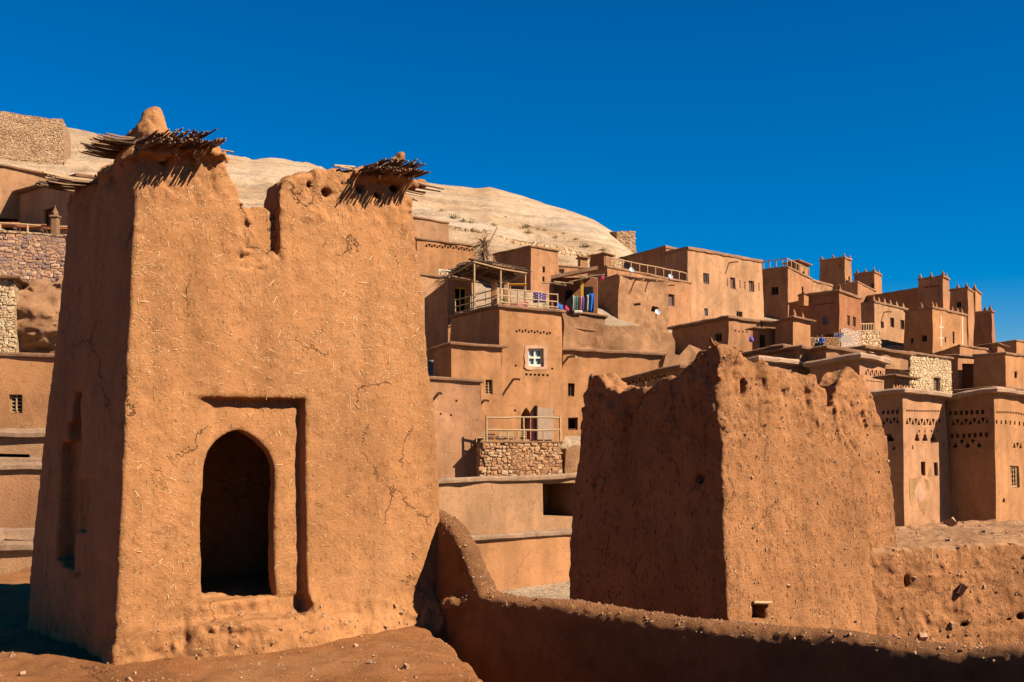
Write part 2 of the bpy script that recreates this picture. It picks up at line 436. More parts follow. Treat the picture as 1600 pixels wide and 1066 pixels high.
def np_mesh(name, v, q, mats, parent=None, extra=None, smooth=True):
    """v world coords; extra = (verts, quads) of slivers using material 1"""
    if parent is not None: v = v - np.array(parent.location, np.float32)
    nb = len(q); midx = np.zeros(nb, np.int32)
    if extra is not None:
        ev, eq, em = extra
        if parent is not None: ev = ev - np.array(parent.location, np.float32)
        q = np.concatenate([q, eq + len(v)]); v = np.concatenate([v, ev])
        midx = np.concatenate([midx, em])
    me = bpy.data.meshes.new(name)
    me.vertices.add(len(v)); me.vertices.foreach_set("co", v.astype(np.float32).ravel())
    me.loops.add(len(q) * 4); me.loops.foreach_set("vertex_index", q.astype(np.int32).ravel())
    me.polygons.add(len(q)); me.polygons.foreach_set("loop_start", np.arange(len(q), dtype=np.int32) * 4)
    for m in mats: me.materials.append(m)
    me.polygons.foreach_set("material_index", midx)
    me.polygons.foreach_set("use_smooth", (midx == 0) if smooth else np.zeros(len(q), bool))
    me.update(calc_edges=True); me.validate()
    o = bpy.data.objects.new(name, me); col.objects.link(o)
    if parent is not None: o.parent = parent
    return o

def slivers(v, q, count, sel, lmin, lmax, wid, mat, seed=1, lift=0.003, lay=0.0):
    "short stalks pressed into the surface; sel(normals, centres) -> weights"
    rng = np.random.default_rng(seed)
    p = v[q]; c = p.mean(1)
    n = np.cross(p[:, 2] - p[:, 0], p[:, 3] - p[:, 1]); ar = np.linalg.norm(n, axis=1); n /= (ar[:, None] + 1e-9)
    w = ar * sel(n, c); w = w / w.sum()
    pick = rng.choice(len(q), count, p=w)
    c = c[pick]; n = n[pick]
    rnd = rng.normal(size=(count, 3)).astype(np.float32)
    rnd[:, 2] *= (1.0 - lay)
    t = rnd - (rnd * n).sum(1)[:, None] * n; t /= np.linalg.norm(t, axis=1)[:, None]
    b = np.cross(n, t)
    L = rng.uniform(lmin, lmax, count)[:, None] * rng.uniform(.4, 1, (count, 1)); W = wid * rng.uniform(.6, 1.4, (count, 1))
    up = n * lift; tilt = n * rng.uniform(-.004, .012, (count, 1))
    a = c - t * L / 2 + up; e = c + t * L / 2 + up + tilt
    vs = np.stack([a - b * W / 2, a + b * W / 2, e + b * W / 2 + t * 0, e - b * W / 2], 1).reshape(-1, 3).astype(np.float32)
    qs = np.arange(count * 4).reshape(-1, 4)
    return vs, qs, np.full(count, mat, np.int32)

def pebbles(v, q, count, sel, rmin, rmax, mat, seed=2):
    rng = np.random.default_rng(seed)
    p = v[q]; c = p.mean(1)
    n = np.cross(p[:, 2] - p[:, 0], p[:, 3] - p[:, 1]); ar = np.linalg.norm(n, axis=1); n /= (ar[:, None] + 1e-9)
    w = ar * sel(n, c); w = w / w.sum()
    pick = rng.choice(len(q), count, p=w)
    base = np.array([(x, y, z) for z in (-1, 1) for y in (-1, 1) for x in (-1, 1)], np.float32)
    fq = np.array([(0, 2, 3, 1), (4, 5, 7, 6), (0, 1, 5, 4), (2, 6, 7, 3), (0, 4, 6, 2), (1, 3, 7, 5)])
    vs, qs = [], []
    for i, k in enumerate(pick):
        r = rng.uniform(rmin, rmax) * rng.uniform(.5, 1)
        b = base * (1 + rng.uniform(-.35, .2, (8, 3))) * r * rng.uniform(.5, 1, 3)
        th = rng.uniform(0, 6.28); cs, sn = math.cos(th), math.sin(th)
        rot = np.array([[cs, -sn, 0], [sn, cs, 0], [0, 0, 1]]); th = rng.uniform(0, 1.5); cs, sn = math.cos(th), math.sin(th)
        rot = rot @ np.array([[1, 0, 0], [0, cs, -sn], [0, sn, cs]])
        vs.append(b @ rot.T + c[k] + n[k] * r * .2); qs.append(fq + 8 * i)
    return np.concatenate(vs).astype(np.float32), np.concatenate(qs), np.full(count * 6, mat, np.int32)

def merge(*ex):
    vs, qs, ms, off = [], [], [], 0
    for v, q, m in ex:
        vs.append(v); qs.append(q + off); ms.append(m); off += len(v)
    return np.concatenate(vs), np.concatenate(qs), np.concatenate(ms)

# ------------------------------------------------------------------ facades and houses
def in_poly(x, y, poly):
    r = False; j = len(poly) - 1
    for i in range(len(poly)):
        xi, yi = poly[i]; xj, yj = poly[j]
        if (yi > y) != (yj > y) and x < (xj - xi) * (y - yi) / (yj - yi) + xi: r = not r
        j = i
    return r

class Face:
    def __init__(s, BL, BR, TR, TL):
        s.BL, s.BR, s.TR, s.TL = BL, BR, TR, TL
        s.W = ((BR - BL).length + (TR - TL).length) / 2; s.H = ((TL - BL).length + (TR - BR).length) / 2
        s.n = (BR - BL).cross(TL - BL).normalized()      # outward for BL->BR seen from outside
    def pt(s, u, v): return s.BL.lerp(s.BR, u).lerp(s.TL.lerp(s.TR, u), v)
    def uv(s, px, py):
        d = Vector(((px - CX) / F, 1, (HY - py) / F)); o = Vector((0, 0, Z0))
        t = (s.BL - o).dot(s.n) / d.dot(s.n); X = o + d * t
        v = (X.z - s.BL.z) / (s.TL.z - s.BL.z); u = 0
        for _ in range(6):
            a = s.BL.lerp(s.TL, v); b = s.BR.lerp(s.TR, v); ab = b - a
            u = (X - a).dot(ab) / ab.length_squared
            a = s.BL.lerp(s.BR, u); b = s.TL.lerp(s.TR, u)
            v = (X.z - a.z) / (b.z - a.z)
        return u, v
    def fill(s, mb, holes, step, m=0):
        W, H = s.W, s.H
        nu = max(1, round(W / step)); nv = max(1, round(H / step))
        pts = [(W * i / nu, 0) for i in range(nu)] + [(W, H * j / nv) for j in range(nv)] + [(W * (nu - i) / nu, H) for i in range(nu)] + [(0, H * (nv - j) / nv) for j in range(nv)]
        edges = [(i, (i + 1) % len(pts)) for i in range(len(pts))]
        good = []
        for hl in holes:
            poly = [(u * W, v * H) for u, v in hl[0]]
            if min(p[0] for p in poly) < .01 or max(p[0] for p in poly) > W - .01 or max(p[1] for p in poly) > H - .01 or min(p[1] for p in poly) < .005: 
                poly = [(min(max(p[0], .02), W - .02), min(max(p[1], .02), H - .02)) for p in poly]
            good.append((poly, hl[1], hl[2]))
            b = len(pts); pts += poly; edges += [(b + i, b + (i + 1) % len(poly)) for i in range(len(poly))]
        rnd = random.Random(5)
        for i in range(1, nu):
            for j in range(1, nv):
                x = W * (i + rnd.uniform(-.2, .2)) / nu; y = H * (j + rnd.uniform(-.2, .2)) / nv
                if not any(in_poly(x, y, g[0]) for g in good): pts.append((x, y))
        r = delaunay_2d_cdt([Vector(p) for p in pts], edges, [], 1, 1e-5)
        vv, ff = r[0], r[2]
        keep = []
        for f in ff:
            cx = sum(vv[i].x for i in f) / len(f); cy = sum(vv[i].y for i in f) / len(f)
            if not any(in_poly(cx, cy, g[0]) for g in good): keep.append(f)
        P3 = [s.pt(p.x / W, p.y / H) for p in vv]
        mb.add(P3, [tuple(f) for f in keep], m)
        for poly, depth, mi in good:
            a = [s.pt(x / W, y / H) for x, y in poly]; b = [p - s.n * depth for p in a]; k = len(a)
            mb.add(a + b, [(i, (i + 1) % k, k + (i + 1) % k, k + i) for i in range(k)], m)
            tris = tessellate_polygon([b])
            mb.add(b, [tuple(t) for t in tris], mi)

ALLB = {}
def stone_rows(mb, f, sz, holes, m0=3, vis=None):
    rr = random.Random(3); z = 0.0; ev = Vector((0, 0, 1)); eu = (f.BR - f.BL).normalized()
    polys = [[(u * f.W, v * f.H) for u, v in h[0]] for h in holes]
    while z < f.H:
        rh = sz * rr.uniform(.45, .8); x = -sz * rr.random()
        while x < f.W:
            w = sz * rr.choice((.5, .8, 1.0, 1.3, 1.9)) * rr.uniform(.8, 1.1); cx, cz = x + w / 2, z + rh / 2 + rh * rr.uniform(-.3, .3); x += w * rr.uniform(.9, 1.03)
            if cx < sz * .3 or cx > f.W - sz * .3 or cz > f.H - rh * .3 or rr.random() < .04: continue
            if any(in_poly(cx + a, cz + b, p) for p in polys for a in (-w / 2, 0, w / 2) for b in (-rh / 2, rh / 2)): continue
            c = f.pt(cx / f.W, cz / f.H); tl = rr.uniform(-.16, .16); hw, hh, pd = w * .49, rh * rr.uniform(.42, .66), sz * rr.uniform(.06, .24)
            pts = []; 
            for (a, b) in ((-1, -1), (0, -1.12), (1, -1), (1.08, 0), (1, 1), (0, 1.1), (-1, 1), (-1.08, 0)):
                q = c + eu * (a * hw * rr.uniform(.72, 1.06)) + ev * (b * hh * rr.uniform(.68, 1.06) + a * hw * tl); pts.append((q, a, b))
            outer = [q - f.n * sz * .1 for q, a, b in pts]; top = [c + (q - c) * rr.uniform(.68, .86) + f.n * pd * rr.uniform(.75, 1.1) for q, a, b in pts]; apex = c + f.n * pd * 1.15
            mb.add(outer + top + [apex], [(i, (i + 1) % 8, 8 + (i + 1) % 8, 8 + i) for i in range(8)] + [(8 + i, 8 + (i + 1) % 8, 16) for i in range(8)], m0 + rr.choice((0, 0, 1, 1, 2)))
        z += rh
def bld(label, D, L, C, Rr, yb, a=38.0, aL=None, bat=0.02, mat='clay', name='mud_house', cat='house', holes=(), wins=(),
        cop=(0.12, 0.16), cmat='coping', step=0.6, amp=0.03, depth=6.0, jag=0.0, fin=(), spouts=(), group=None, cracks=None, stain=(), roof=True, backmat='hole', width=6.0, stones=0):
    ca, sa = math.cos(R(a)), math.sin(R(a)); aL = a if aL is None else aL
    cl, sl = math.cos(R(aL)), math.sin(R(aL))
    r = Vector((ca, sa, 0)); l = Vector((-sl, cl, 0))
    TC = P(C[0], C[1], D)
    u = (Rr[0] - CX) / F if Rr else None
    if Rr:
        Lr = (D * u - TC.x) / (ca - u * sa); TR = TC + r * Lr; TR.z = Z0 + (HY - Rr[1]) / F * TR.y
    else: TR = TC + r * width
    if L:
        u = (L[0] - CX) / F; Ll = (D * u - TC.x) / (-sl - u * cl); Ll = Ll if .2 < Ll < 60 else depth; TL = TC + l * Ll; TL.z = Z0 + (HY - L[1]) / F * TL.y
    else: TL = TC + l * depth
    if L and abs((TL.x / TL.y) * F + CX - L[0]) > 3: TL.z = TC.z
    TB = TL + TR - TC
    zb = Z0 + (HY - yb) / F * D
    def base(p, o): h = max(0.5, p.z - zb); q = p + o * (bat * h); q.z = zb; return q
    BC, BR_, BL_, BB = base(TC, -r - l), base(TR, r - l), base(TL, l - r), base(TB, r + l)
    faces = {'R': Face(BC, BR_, TR, TC), 'L': Face(BL_, BC, TC, TL), 'X': Face(BR_, BB, TB, TR), 'Y': Face(BB, BL_, TL, TB)}
    root = thing(name, label, cat, tuple(BC), group)
    fh = {'R': [], 'L': [], 'X': [], 'Y': []}
    for h in holes:
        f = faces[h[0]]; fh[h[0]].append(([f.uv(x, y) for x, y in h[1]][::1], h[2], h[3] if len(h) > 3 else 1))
    wq = []
    for w in wins:
        f = faces[w[0]]; x0, y0, x1, y1 = w[1]
        a0 = f.uv(x0, y1); a1 = f.uv(x1, y1); a2 = f.uv(x1, y0); a3 = f.uv(x0, y0)
        u0, u1 = sorted(((a0[0] + a3[0]) / 2, (a1[0] + a2[0]) / 2)); v0, v1 = (a0[1] + a1[1]) / 2, (a2[1] + a3[1]) / 2
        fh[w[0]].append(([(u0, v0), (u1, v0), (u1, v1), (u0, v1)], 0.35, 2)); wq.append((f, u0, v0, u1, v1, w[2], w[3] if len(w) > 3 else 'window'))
    mb = MB()
    for k, f in faces.items(): f.fill(mb, fh[k], step if k in 'RL' else step * 2)
    mb.displace(amp * (1.6 if (D > 41 and amp < .05) else 1), 0.9 if amp < .1 else 0.7)
    if jag:
        for i, v in enumerate(mb.v):
            top = min(TC.z, TR.z, TL.z); w = max(0, min(1, (v.z - (top - jag * 2.0)) / (jag * 2.0)))
            nn = mnoise.noise(Vector((v.x * .9, v.y * .9, 3))) + .6 * mnoise.noise(Vector((v.x * 2.7, v.y * 2.7, 9)))
            mb.v[i] = v + Vector((0, 0, w * jag * nn))
    if stones:
        for k in 'RL':
            stone_rows(mb, faces[k], stones, fh[k])
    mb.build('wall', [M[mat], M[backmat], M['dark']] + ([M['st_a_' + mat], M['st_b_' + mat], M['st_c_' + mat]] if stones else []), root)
    if roof:
        dz = Vector((0, 0, -0.12 - jag)); ins = 0.06
        cx = (TC + TR + TL + TB) / 4
        rb = MB(); rb.add([p.lerp(cx, .03) + dz for p in (TC, TR, TB, TL)], [(0, 1, 2, 3)]); rb.build('roof', M['gravel'], root)
    if cop:
        out, hh = cop
        if D > 30: out *= .62; hh *= .8
        cb = MB(); path = []
        cs = [(TL, (l - r)), (TC, (-r - l)), (TR, (r - l)), (TB, (r + l))]
        for i in range(4):
            p, o = cs[i]; p2, o2 = cs[(i + 1) % 4]; n = max(1, round((p2 - p).length / max(.35, step * .7)))
            no = ((o + o2) / 2)
            for k in range(n):
                path.append((p.lerp(p2, k / n), o if k == 0 else no))
        prof = [(-.22, -.04), (-.2, hh * .9), (out * .5, hh), (out, hh * .65), (out * .95, .1 * hh), (0.0, -.03)]
        K = len(prof); n = len(path); vs = []
        for p, o in path:
            wob = 1 + .5 * mnoise.noise(p * 1.3)
            for (x, z) in prof: vs.append(p + o * (x * (wob if x > 0 else 1)) + Vector((0, 0, z)))
        fs = []
        for i in range(n):
            j = (i + 1) % n
            for k in range(K):
                q = (k + 1) % K; fs.append((i * K + k, i * K + q, j * K + q, j * K + k))
        cb.add(vs, [f[::-1] for f in fs]); cb.displace(min(.05, hh * .25), 1.7)
        cb.build('coping', M[cmat], root)
    for f, u0, v0, u1, v1, st, nm in wq: window(f, u0, v0, u1, v1, st, root, nm)
    for fn in fin: finial(faces[fn[0]], fn[1], fn[2], root, fn[3] if len(fn) > 3 else mat)
    for sp in spouts:
        f = faces[sp[0]]; uu, vv = f.uv(sp[1], sp[2]); p = f.pt(uu, vv); ln = sp[3]
        b2 = MB(); b2.tube([p - f.n * .2, p + f.n * ln * .5, p + f.n * ln - Vector((0, 0, .04))], .05, 6); b2.build('spout', M['wood'], root)
    ALLB[label] = (root, faces)
    return root, faces

def window(f, u0, v0, u1, v1, st, root, nm='window'):
    eu = (f.BR - f.BL).normalized(); p00 = f.pt(u0, v0); p11 = f.pt(u1, v1); p01 = f.pt(u0, v1)
    w = (f.pt(u1, v0) - p00).length; h = (p01 - p00).length; ev = (p01 - p00).normalized(); n = f.n
    def bx(mb, x0, x1, y0, y1, d0, d1, m=0):
        c = p00 + eu * ((x0 + x1) / 2) + ev * ((y0 + y1) / 2) - n * ((d0 + d1) / 2)
        mb.box(c, (x1 - x0, abs(d1 - d0), y1 - y0), (eu, n, ev), m)
    t = min(.07, w * .12) if st != 'white' else w * .125; d0, d1 = .08, .15
    fm = {'grille': 'iron', 'shutter': 'shutter', 'dark': 'dark_wood', 'grey': 'grey_frame', 'white': 'cream', 'wood': 'wood', 'yellow': 'yellow', 'slit': 'dark_wood', 'lattice': 'wood'}[st]
    fr = MB()
    bx(fr, 0, t, 0, h, d0, d1); bx(fr, w - t, w, 0, h, d0, d1); bx(fr, t, w - t, 0, t, d0, d1); bx(fr, t, w - t, h - t, h, d0, d1)
    if st == 'slit':
        fr.build(nm, M[fm], root); return
    bars = MB()
    if st in ('grille', 'lattice'):
        k = 4 if w > .5 else 2
        for i in range(1, k): bx(bars, w * i / k - .015, w * i / k + .015, t, h - t, .06, .09)
        k = 5
        for i in range(1, k): bx(bars, t, w - t, h * i / k - .015, h * i / k + .015, .091, .12)
    elif st in ('shutter', 'grey'):
        bx(bars, t, w / 2 - .01, t, h - t, .17, .2); bx(bars, w / 2 + .01, w - t, t, h - t, .17, .2)
        for i in range(1, 6): bx(bars, t, w - t, h * i / 6 - .02, h * i / 6 + .02, .14, .169)
    elif st in ('white', 'yellow', 'wood', 'dark'):
        bx(bars, w / 2 - t * .4, w / 2 + t * .4, t, h - t, .09, .14)
        if st == 'white': bx(bars, t, w / 2 - t * .4, h * .5 - t * .4, h * .5 + t * .4, .09, .14); bx(bars, w / 2 + t * .4, w - t, h * .5 - t * .4, h * .5 + t * .4, .09, .14)
    wo_ = fr.build(nm, M[fm], root)
    bo = bars.build('pane_bars' if st != 'shutter' else 'shutter', M[fm], root)
    bo.parent = wo_
    if st == 'white':
        g = MB(); bx(g, t, w - t, t, h - t, .2, .22); go = g.build('glass', M['blueglass'], root); go.parent = wo_

def finial(f, px, size, root, mat):
    "stepped mud merlon on the top edge of face f above photo column px"
    v = 1.0; u, _ = f.uv(px, HY - 200)
    lo_, hi_ = 0.0, 1.0
    best = min(((abs(((f.pt(k / 200, 1).x) / f.pt(k / 200, 1).y) * F + CX - px), k / 200) for k in range(201)))
    p = f.pt(min(max(best[1], .02), .98), 1.0) - f.n * .12
    mb = MB(); s = size * .42; eu = (f.BR - f.BL).normalized()
    ax = (eu, f.n, Vector((0, 0, 1)))
    mb.box(p + Vector((0, 0, .12 + s * .17)), (s * .62, s * .5, s * .5), ax, bev=s * .08)
    mb.box(p + Vector((0, 0, .12 + s * .58)), (s * .46, s * .4, s * .46), ax, bev=s * .1)
    mb.box(p + Vector((0, 0, .12 + s * .93)), (s * .24, s * .24, s * .34), ax, bev=s * .08)
    mb.displace(s * .05, 3.0)
    mb.build('finial', M[mat], root)

def tri_row(face, x0, y0, x1, y1, h, n, fill=.8, alt=True, depth=.18, start=0):
    out = []; w = (x1 - x0) / n
    for i in range(n):
        xa = x0 + w * i; ym = y0 + (y1 - y0) * (i + .5) / n; g = w * (1 - fill) / 2
        if (i + start) % 2 == 0 or not alt: out.append((face, [(xa + g - (w * .18 if alt else 0), ym + h), (xa + w - g + (w * .18 if alt else 0), ym + h), (xa + w / 2, ym)], depth))
        else: out.append((face, [(xa + w / 2, ym + h), (xa + w - g + w * .18, ym), (xa + g - w * .18, ym)], depth))
    return out

def rect_row(face, x0, y0, x1, y1, h, n, fill=.5, depth=.15, mi=1):
    out = []; w = (x1 - x0) / n
    for i in range(n):
        xa = x0 + w * i; ya = y0 + (y1 - y0) * (i + .5) / n; g = w * (1 - fill) / 2
        out.append((face, [(xa + g, ya + h), (xa + w - g, ya + h), (xa + w - g, ya), (xa + g, ya)], depth, mi))
    return out

def arch(x0, x1, ytop, yspring, ybot, n=6, point=1.6):
    xc = (x0 + x1) / 2; hw = (x1 - x0) / 2; pts = [(x0, ybot), (x1, ybot)]
    up = []
    for i in range(n + 1):
        t = i / n; up.append((hw * (1 - t ** point), yspring + (ytop - yspring) * t))
    pts += [(xc + w, y) for w, y in up[:-1]] + [(xc, ytop)] + [(xc - w, y) for w, y in reversed(up[:-1])]
    return pts
# ------------------------------------------------------------------ foreground: earth tower
def frame(px, D, a):
    c = P(px, HY, D); return c.x, c.y, math.cos(R(a)), math.sin(R(a))

class Loc:
    def __init__(s, px, D, a, zg):
        s.x, s.y, s.ca, s.sa = frame(px, D, a); s.zg = zg
    def s_of(s, px, t=0.0):
        u = (px - CX) / F; return (u * (s.y + t * s.ca) - s.x + t * s.sa) / (s.ca - u * s.sa)
    def t_of(s, px, q=0.0):
        u = (px - CX) / F; return -(u * (s.y + q * s.sa) - s.x - q * s.ca) / (s.sa + u * s.ca)
    def z_of(s, py, q, t=0.0):
        return Z0 + (HY - py) / F * (s.y + q * s.sa + t * s.ca) - s.zg
    def front(s, px, py, t=0.0):
        q = s.s_of(px, t); return q, s.z_of(py, q, t)
    def left(s, px, py, q=0.0):
        t = s.t_of(px, q); return t, s.z_of(py, q, t)
    def world(s, v):
        o = np.empty_like(v); o[:, 0] = s.x + v[:, 0] * s.ca - v[:, 1] * s.sa; o[:, 1] = s.y + v[:, 0] * s.sa + v[:, 1] * s.ca; o[:, 2] = v[:, 2] + s.zg
        return o
    def w(s, q, t, z): return Vector((s.x + q * s.ca - t * s.sa, s.y + q * s.sa + t * s.ca, z + s.zg))
    def n_front(s): return Vector((s.sa, -s.ca, 0))
    def n_left(s): return Vector((-s.ca, -s.sa, 0))

def prof(pairs):
    pairs = sorted(pairs); xs = np.array([p[0] for p in pairs]); ys = np.array([p[1] for p in pairs])
    return lambda q: np.interp(q, xs, ys)

def smin(a, b, k):
    h = np.clip(.5 + .5 * (b - a) / k, 0, 1); return b * (1 - h) + a * h - k * h * (1 - h)
def smax(a, b, k): return -smin(-a, -b, k)
def ell(S, T, Z, c, r):
    k = np.sqrt(((S - c[0]) / r[0]) ** 2 + ((T - c[1]) / r[1]) ** 2 + ((Z - c[2]) / r[2]) ** 2)
    return (k - 1) * min(r)
def caps(S, T, Z, a, b, r):
    a = np.array(a, np.float32); b = np.array(b, np.float32); ab = b - a; L = float((ab * ab).sum())
    t = np.clip(((S - a[0]) * ab[0] + (T - a[1]) * ab[1] + (Z - a[2]) * ab[2]) / L, 0, 1)
    return np.sqrt((S - a[0] - t * ab[0]) ** 2 + (T - a[1] - t * ab[1]) ** 2 + (Z - a[2] - t * ab[2]) ** 2) - r
def boxd(S, T, Z, lo, hi):
    return np.maximum(np.maximum(np.maximum(lo[0] - S, S - hi[0]), np.maximum(lo[1] - T, T - hi[1])), np.maximum(lo[2] - Z, Z - hi[2]))

ZG = Z0 - 1.96
A = Loc(178, 9.0, 38.5, ZG)
TLEAN, SLEAN = 0.02, 0.052
def A_front(px, py):
    q, z = A.front(px, py)
    return A.front(px, py, TLEAN * z)
wprof = prof([(A.front(674, 975)[1], A.front(674, 975)[0]), (A.front(690, 860)[1], A.front(690, 860)[0]), (A.front(689, 740)[1], A.front(689, 740)[0]),
              (A.front(681, 580)[1], A.front(681, 580)[0] - .01), (A.front(666, 430)[1], A.front(666, 430)[0]), (A.front(650, 290)[1], A.front(650, 290)[0]), (4.6, A.front(646, 200)[0])])
def A_left(px, py):
    t, z = A.left(px, py); return A.left(px, py, SLEAN * z)
tprof = prof([(0, A.left(42, 1000)[0]), (A_left(52, 820)[1], A_left(52, 820)[0]), (A_left(74, 650)[1], A_left(74, 650)[0]), (A_left(90, 500)[1], A_left(90, 500)[0]), (A_left(103, 310)[1], A_left(103, 310)[0])])
fpts = [(196, 236), (215, 232), (300, 226), (334, 238), (346, 243), (356, 262), (368, 285), (376, 300), (384, 325), (391, 345), (402, 366), (415, 384), (430, 394), (436, 396), (438, 300), (443, 284), (456, 272), (476, 266), (545, 262), (600, 262), (652, 283), (700, 290)]
hfront = prof([A_front(*p) for p in fpts])
mpts = [(196, 236), (334, 238), (356, 262), (368, 285), (378, 318), (395, 320), (420, 318), (430, 322), (437, 318), (440, 284), (476, 266), (600, 262), (700, 290)]
hmid = prof([A_front(*p) for p in mpts])
hleft = prof([A_left(*p) for p in [(216, 235), (190, 240), (178, 250), (160, 268), (146, 282), (128, 287), (103, 302), (80, 305)]])

door_s0, door_zb = A.front(320, 948); door_s1, _ = A.front(441, 938); _, door_zt = A.front(383, 671); _, door_zs = A.front(383, 745)
dsc, dhw = (door_s0 + door_s1) / 2, (door_s1 - door_s0) / 2
g_s0 = A.front(306, 640)[0]; g_s1, g_zt = A.front(481, 623)
g_zb = A.front(420, 960)[1]
holesA = [A_front(*p) for p in [(255, 250), (294, 251), (328, 258), (483, 291), (510, 294), (538, 293), (566, 296), (594, 300), (618, 296), (640, 302)]]

def towerA(S, T, Z):
    tf = TLEAN * Z; W = wprof(Z).astype(np.float32); TT = tprof(Z).astype(np.float32)
    d = smax(tf - T, SLEAN * Z - S, .035); d = smax(d, S - W, .05); d = smax(d, T - TT, .05)
    ht = np.where(T < .17, hfront(S), np.where(T < .42, hmid(S), 3.86 + .0 * S))
    ht = np.where((S < .42) & (T >= .42), hleft(T), ht)
    ht = np.where((S < .42) & (T < .42), np.minimum(hleft(T), ht), ht).astype(np.float32)
    # soft flare and earth at the foot
    d = smin(d, ell(S, T, Z, (dsc + .12, .1, -.02), (.72, .42, .58)), .12)
    d = smin(d, ell(S, T, Z, (2.95, .15, -.05), (.35, .35, .30)), .15)
    d = smin(d, ell(S, T, Z, (1.9, .25, -.15), (1.6, .45, .28)), .2)
    d = smax(d, Z - ht, .035)
    # mud heaped over the cane eaves
    q, z = A_front(245, 168)
    rr_ = np.sqrt((S - q) ** 2 + ((T - .18) * .8) ** 2); d = smin(d, np.maximum(np.maximum((rr_ - .05 - .42 * (z - Z)) * .9, Z - z), z - .42 - Z), .05)
    d = smin(d, ell(S, T, Z, (q - .08, .25, z - .30), (.12, .2, .14)), .07)
    d = smin(d, ell(S, T, Z, (q + .27, .16, z - .30), (.36, .20, .09)), .06)
    d = smin(d, ell(S, T, Z, (q - .02, .65, z - .42), (.17, .55, .09)), .06)
    q, z = A_front(624, 236)
    d = smin(d, caps(S, T, Z, (q + .02, .1, z - .05), (q - .02, .15, z - .25), .055), .04)
    d = smin(d, caps(S, T, Z, (q - .03, .1, z - .13), (q - .42, .12, z - .26), .05), .05)
    d = smin(d, ell(S, T, Z, (q - .1, .15, z - .26), (.42, .2, .07)), .05)
    # void above the roof and the room below
    d = smax(d, -boxd(S, T, Z, (.42, .40, 3.35), (2.42, 1.72, 9)), .03)
    d = np.maximum(d, -boxd(S, T, Z, (.40, .25, .38), (2.55, 1.75, 2.75)))
    # recessed door panel and the doorway
    rec = boxd(S, T, Z, (g_s0, -9, g_zb), (g_s1, 9, g_zt)); rec = smax(rec, T - tf - .11 * np.clip((S - g_s0) / .22, .0, 1), .01)
    d = smax(d, -rec, .025)
    k = np.clip((Z - door_zs) / (door_zt - door_zs), 0, 1.05); wd = dhw * np.clip(1 - np.minimum(k, 1) ** 2.2, 0, 1) ** .75 + .006 * np.sin(Z * 7)
    dr = np.maximum(np.abs(S - dsc - .01 * np.sin(Z * 5)) - wd, np.maximum(door_zb - Z, T - .6)); dr = np.maximum(dr, Z - door_zt)
    d = smax(d, -dr, .03)
    # gutter holes below the eaves, each with a washed streak
    for kk, (q, z) in enumerate(holesA):
        e_ = (1.0, .55, .8, .6, .9, .45, .7, .5, .8, .4)[kk]; z = z + (.0, .03, -.02, .02, -.03, .04, 0, -.03, .02, 0)[kk]
        d = smax(d, -ell(S, T, Z, (q, .07, z), (.034 * e_ + .004, .09, .024 * e_ + .006)), .02)
        d = smax(d, -caps(S, T, Z, (q, .055, z - .03), (q + .02, .052, z - .2), .03), .03)
    # washed gully beside the door sill
    q, z = A.front(468, 985)
    d = smax(d, -caps(S, T, Z, (q, .02, z + .12), (q - .02, -.05, z - .2), .035), .03)
    # stepped slot and window slit in the shaded side
    for (x0, y0, x1, y1, dp) in [(97, 690, 107, 880, .10), (106, 660, 115, 890, .13), (115, 612, 123, 690, .12), (121, 748, 134, 832, .34)]:
        ta, za = A_left(x1, y1); tb, zb = A_left(x0, y0)
        d = smax(d, -boxd(S, T, Z, (-9, min(ta, tb), min(za, zb)), (SLEAN * 2 + dp, max(ta, tb), max(za, zb))), .02)
    return d

def noiseA(p):
    z = p[:, 2]
    n = .011 * fbm(p, 1.6, 2, 3) + .005 * fbm(p, 5.5, 2, 9) + .0045 * fbm(p, 17, 3, 21, .7)
    rough = np.clip((z - 3.5) / .4, 0, 1) + np.clip((.42 - z) / .3, 0, 1)
    inn = ((p[:, 0] > door_s0 - .2) & (p[:, 0] < g_s1 + .1) & (z < door_zb)).astype(np.float32)
    rough = np.maximum(rough, inn)
    nch = (np.abs(p[:, 0] - A.front(412, 350)[0]) < .2) & (z > 3.2)
    rough = np.maximum(rough, nch * 1.3)
    clod = .030 * np.abs(vnoise(p * 8, 31)) + .022 * np.abs(vnoise(p * 17, 32)) + .012 * np.abs(vnoise(p * 34, 33)) - .022
    return n + rough * (.016 * fbm(p, 6, 2, 31) + clod)

v, q = surface(towerA, (-.25, -.55, -.25), (3.35, 2.75, 4.75), 0.021, noiseA)
v = A.world(v)
nf = np.array(A.n_front())
sel_f = lambda n, c: np.clip(n @ nf - .55, 0, 1) * (0.35 + np.clip(fbm(c, 1.6, 2, 77) + .5, 0, 1.4)) * np.clip(.35 + (c[:, 2] - ZG) / 2.6, 0, 1.2)
st = slivers(v, q, 10000, sel_f, .010, .044, .0026, 1, 3, lay=.3, lift=.0015)
st1 = slivers(v, q, 260, sel_f, .05, .09, .0044, 1, 8, lay=.2, lift=.002)
st2 = slivers(v, q, 600, lambda n, c: np.clip(.5 - n @ nf, 0, 1) * (n[:, 2] < .5), .02, .06, .004, 1, 4)
st3 = pebbles(v, q, 160, lambda n, c: (c[:, 2] < ZG + .3) * (n @ nf > .2) * 1.0, .006, .022, 2, 5)
tower = thing("earth_tower", "tall tapering mud tower with a pointed arch doorway and cane eaves, left foreground", "tower", tuple(A.w(0, 0, 0)))
np_mesh("wall", v, q, [M['tower'], M['straw'], M['pebble']], tower, merge(st, st1, st2, st3))

